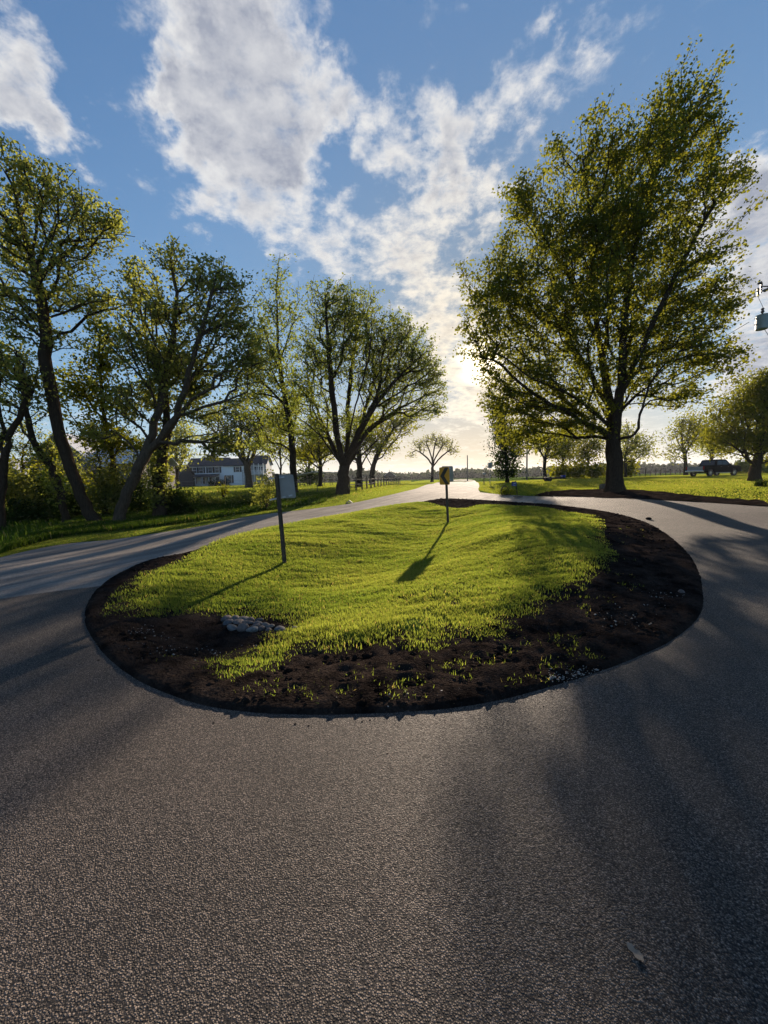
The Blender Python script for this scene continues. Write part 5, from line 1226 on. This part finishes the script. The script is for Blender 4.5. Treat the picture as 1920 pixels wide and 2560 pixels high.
def house():
    Y = 95.0; p = gp(545, Y); root = empty('farmhouse', p, label='white two-storey farmhouse with black shutters beyond the meadow', cat='house')
    X = lambda px: at(px, 1210, Y)[0]-p[0]
    x0, x1, x2 = X(473), X(566), X(620)
    b = MB(); b.prism([(0, -1), (5, -1), (5, 5.2), (2.5, 7.0), (0, 5.2)], x0, x1, 'x'); w1 = b.build('wall', M['white_wall'], root)
    gable(root, x0, x1, 0, 5, 5.2, 7.0, M['roof'])
    b = MB(); b.prism([(-1.0, -1), (5.4, -1), (5.4, 5.0), (2.2, 6.7), (-1.0, 5.0)], x1+.004, x2, 'x'); b.build('wall', M['white_wall'], root)
    gable(root, x1+.35, x2, -1.0, 5.4, 5.0, 6.7, M['roof'])
    for px in (489, 505, 528, 545): window(root, X(px), 0, 4.05, .9, 1.35)
    for px in (488, 508, 525, 545): window(root, X(px), 0, 1.5, .9, 1.5, shut=False)
    for px in (552+18, 574+0,): pass
    window(root, X(550), -.0, 1.6, .01, .01, shut=False) if False else None
    window(root, X(578), -1.0, 1.7, 1.0, 1.8); window(root, X(600), -1.0, 4.0, .8, 1.2)
    b = MB(); b.add([(x0-.9, -2.2, 2.5), (x1-1.5, -2.2, 2.5), (x1-1.5, 0, 3.1), (x0-.9, 0, 3.1), (x0-.9, -2.2, 2.36), (x1-1.5, -2.2, 2.36), (x1-1.5, 0, 2.96), (x0-.9, 0, 2.96)], [(0, 1, 2, 3), (7, 6, 5, 4), (0, 4, 5, 1), (1, 5, 6, 2), (2, 6, 7, 3), (3, 7, 4, 0)]); b.build('porch_roof', M['roof'], root)
    for k in range(6):
        xx = x0-.7+(x1-1.7-x0+.7)*k/5; b = MB(); b.box((xx, -2.0, 1.0), (.16, .16, 2.72)); b.build('porch_post', M['whitep'], root)
    b = MB(); b.box((x0+1.2, -.04, 1.0), (.9, .06, 2.0)); b.build('door', M['shutter'], root)
    b = MB(); b.box((X(526), 2.5, 7.4), (.6, .6, 1.6)); b.build('chimney', simple('chimney_brick', (.12, .07, .055), .85), root)
    # right part with upper gallery
    xa, xb = X(630), X(664)
    b = MB(); b.prism([(1, -1), (6, -1), (6, 5.4), (3.5, 7.4), (1, 5.4)], x2+.01, xb, 'x'); b.build('wall', simple('grey_white_wall', (.36, .37, .38), .8, var=.1), root)
    gable(root, x2+.6, xb, 1, 6, 5.4, 7.4, M['roof'])
    b = MB(); b.box(((xa+xb)/2, -.2, 2.75), (xb-xa, 2.4, .16)); b.build('gallery_floor', M['whitep'], root)
    for k in range(4):
        xx = xa+(xb-xa)*k/3; b = MB(); b.box((xx, -1.3, 2.2), (.14, .14, 6.2)); b.build('gallery_post', M['whitep'], root)
    b = MB(); b.box(((xa+xb)/2, -1.3, 3.6), (xb-xa, .05, .08))
    for k in range(16): b.box((xa+(xb-xa)*(k+.5)/16, -1.3, 3.2), (.04, .04, .8))
    b.build('gallery_railing', M['whitep'], root)
    for px in (637, 646, 655): window(root, X(px), 1.0, 4.0, .7, 1.2, shut=False)
    b = MB()   # ladder on the wall
    lx = X(614)
    for s in (-.22, .22): b.box((lx+s, -1.12, 1.9), (.05, .05, 3.8))
    for k in range(10): b.box((lx, -1.12, .3+k*.37), (.44, .04, .04))
    b.build('ladder', M['iron'], root)
house()
for i, (px, lab) in enumerate([(530, 'rounded foundation bush left below the white house'), (540, 'middle foundation bush below the white house'), (549, 'foundation bush below the shuttered windows of the white house'), (561, 'rightmost foundation bush below the white house')]):
    foliage('foundation_bush', [(px, 1209, 5, 3.6)], 93, 260, .28, M['dark_leaf'], 150+i, lab, cat='bush', group='foundation bushes of the white house')
def barn():
    Y = 48.0; p = gp(152, Y); root = empty('barn', p, label='weathered grey board barn with a pale metal roof behind the left trees', cat='barn')
    Z = lambda py, px=152: at(px, py, Y)[2]-p[2]; X = lambda px: at(px, 1180, Y)[0]-p[0]
    xl, xr = X(74), X(236); ze = Z(1160); zr = Z(1084)
    b = MB(); xm = X(148); b.prism([(xl, -1), (xr, -1), (xr, ze), (xm, zr), (xl, ze)], 0, 14, 'y'); w_ = b.build('wall', M['barn'], root)
    b = MB(); b.prism([(xl-.5, ze-.45), (xm, zr+.03), (xr+.5, ze-.45), (xr+.5, ze-.30), (xm, zr+.2), (xl-.5, ze-.30)], -.3, 14.3, 'y'); b.build('roof', M['tin'], root)
    # long wing to the right with pale roof
    xw = X(330); b = MB(); b.box(((xr+xw)/2, 6, 1.3), (xw-xr-.02, 8, 4.6)); b.build('wing_wall', M['barn'], root)
    b = MB(); b.prism([(1.6, 3.5), (6, Z(1110)), (10.4, 3.5), (10.4, 3.65), (6, Z(1110)+.16), (1.6, 3.65)], xr-3.5, xw+.4, 'x'); b.build('wing_roof', M['tin'], root)
    b = MB(); b.box((X(155), -.03, 1.5), (2.4, .08, 3.0)); b.build('doorway', M['dark_hole'], root)
    b = MB(); b.box((X(182), -.10, 1.4), (2.2, .08, 2.8)); b.build('sliding_door', M['barn'], root)
    b = MB(); b.box((X(150), -.03, Z(1101)), (.8, .06, .9)); b.build('loft_opening', M['dark_hole'], root)
    # small lean-to roof
    b = MB(); b.add([(X(205), -2.4, 2.2), (X(252), -2.4, 2.2), (X(252), -.02, 3.1), (X(205), -.02, 3.1), (X(205), -2.4, 2.08), (X(252), -2.4, 2.08), (X(252), -.02, 2.98), (X(205), -.02, 2.98)], [(0, 1, 2, 3), (7, 6, 5, 4), (0, 4, 5, 1), (1, 5, 6, 2), (2, 6, 7, 3), (3, 7, 4, 0)]); b.build('lean_to_roof', simple('rusty_roof', (.16, .09, .07), .8, var=.3), root)
    b = MB(); b.box(((X(205)+X(252))/2, -1.2, .9), (X(252)-X(205)-.2, 2.2, 2.3)); b.build('lean_to_wall', M['barn'], root)
barn()
def shed(px, Y, w, d, ze, zr, mw, mr, label, along='y', name='shed'):
    p = gp(px, Y); root = empty(name, p, label=label, cat='shed')
    b = MB()
    if along == 'y': b.prism([(-w/2, -1), (w/2, -1), (w/2, ze), (0, zr), (-w/2, ze)], 0, d, 'y')
    else: b.prism([(0, -1), (d, -1), (d, ze), (d/2, zr), (0, ze)], -w/2, w/2, 'x')
    b.build('wall', M[mw], root); gable(root, -w/2, w/2, 0, d, ze, zr, M[mr], along='y' if along == 'y' else 'x')
    b = MB(); b.box((-w*.15, -.03, 1.1), (w*.22, .06, 2.2)); b.build('door', M['dark_hole'], root)
    b = MB(); b.box((w*.25, -.03, 1.6), (.8, .06, .8)); b.build('window', M['glass'], root)
    return root
shed(15, 52, 5.0, 7, 2.6, 4.6, 'green_wall', 'tin', 'green-sided shed with a pale roof at the far left edge')
shed(425, 85, 4.6, 6, 3.0, 5.0, 'roof', 'roof', 'small dark shed just left of the white house', along='x')
shed(975, 170, 5, 6, 2.4, 4.2, 'roof', 'tin', 'far farm building with a pale gable beyond the wooden fence')
shed(300, 95, 9, 8, 3.4, 5.6, 'roof', 'roof', 'long dark outbuilding behind the leaning trees', along='x')
def canopy():
    Y = 58.0; p = gp(800, Y); root = empty('animal_shelter', p, label='low open shelter with a flat grey canopy roof left of the elm', cat='shelter'); k = Y/F; w = 118*k
    b = MB(); b.prism([(-w/2, 1.75), (-w*.1, 2.25), (w*.2, 2.1), (w/2, 1.95), (w/2, 1.85), (w*.2, 2.0), (-w*.1, 2.1), (-w/2, 1.65)], -1.2, 1.6, 'y'); b.build('canopy_roof', M['canopy'], root)
    for j in range(5):
        for s in (-1.0, 1.4):
            b = MB(); b.tube([(-w/2+.2+(w-.4)*j/4, s, -.1), (-w/2+.2+(w-.4)*j/4, s, 1.8)], .05, 6); b.build('post', M['wood'], root)
canopy()
foliage('hedge_bush', [(775, 1190, 22, 12)], 66, 700, .4, M['dark_leaf'], 160, 'dark mounded bush behind the left end of the canopy', cat='bush')
def mail():
    p = gp(1210, 44); root = empty('mailbox', p, label='small pale mailbox on a post at the road bend', cat='mailbox')
    b = MB(); b.box((0, 0, .5), (.09, .09, 1.2)); b.build('post', M['wood'], root)
    b = MB(); b.tube([(0, -.28, 1.18), (0, .28, 1.18)], .13, 12); b.build('box', M['grey_metal'], root)
mail()

# ------------------------------------------------------------------ air
def haze():
    b = MB(); b.box((0, 0, 24), (3800, 3800, 54)); m = bpy.data.materials.new('haze'); m.use_nodes = True; t = m.node_tree; t.nodes.clear()
    o_ = t.nodes.new('ShaderNodeOutputMaterial'); v = t.nodes.new('ShaderNodeVolumePrincipled'); v.inputs['Density'].default_value = .00022
    v.inputs['Color'].default_value = (.82, .86, .92, 1); v.inputs['Anisotropy'].default_value = .35; t.links.new(v.outputs[0], o_.inputs['Volume'])
    o = b.build('haze', m); tag(o, label='thin evening haze paling the far woods and buildings', kind='stuff')
haze()
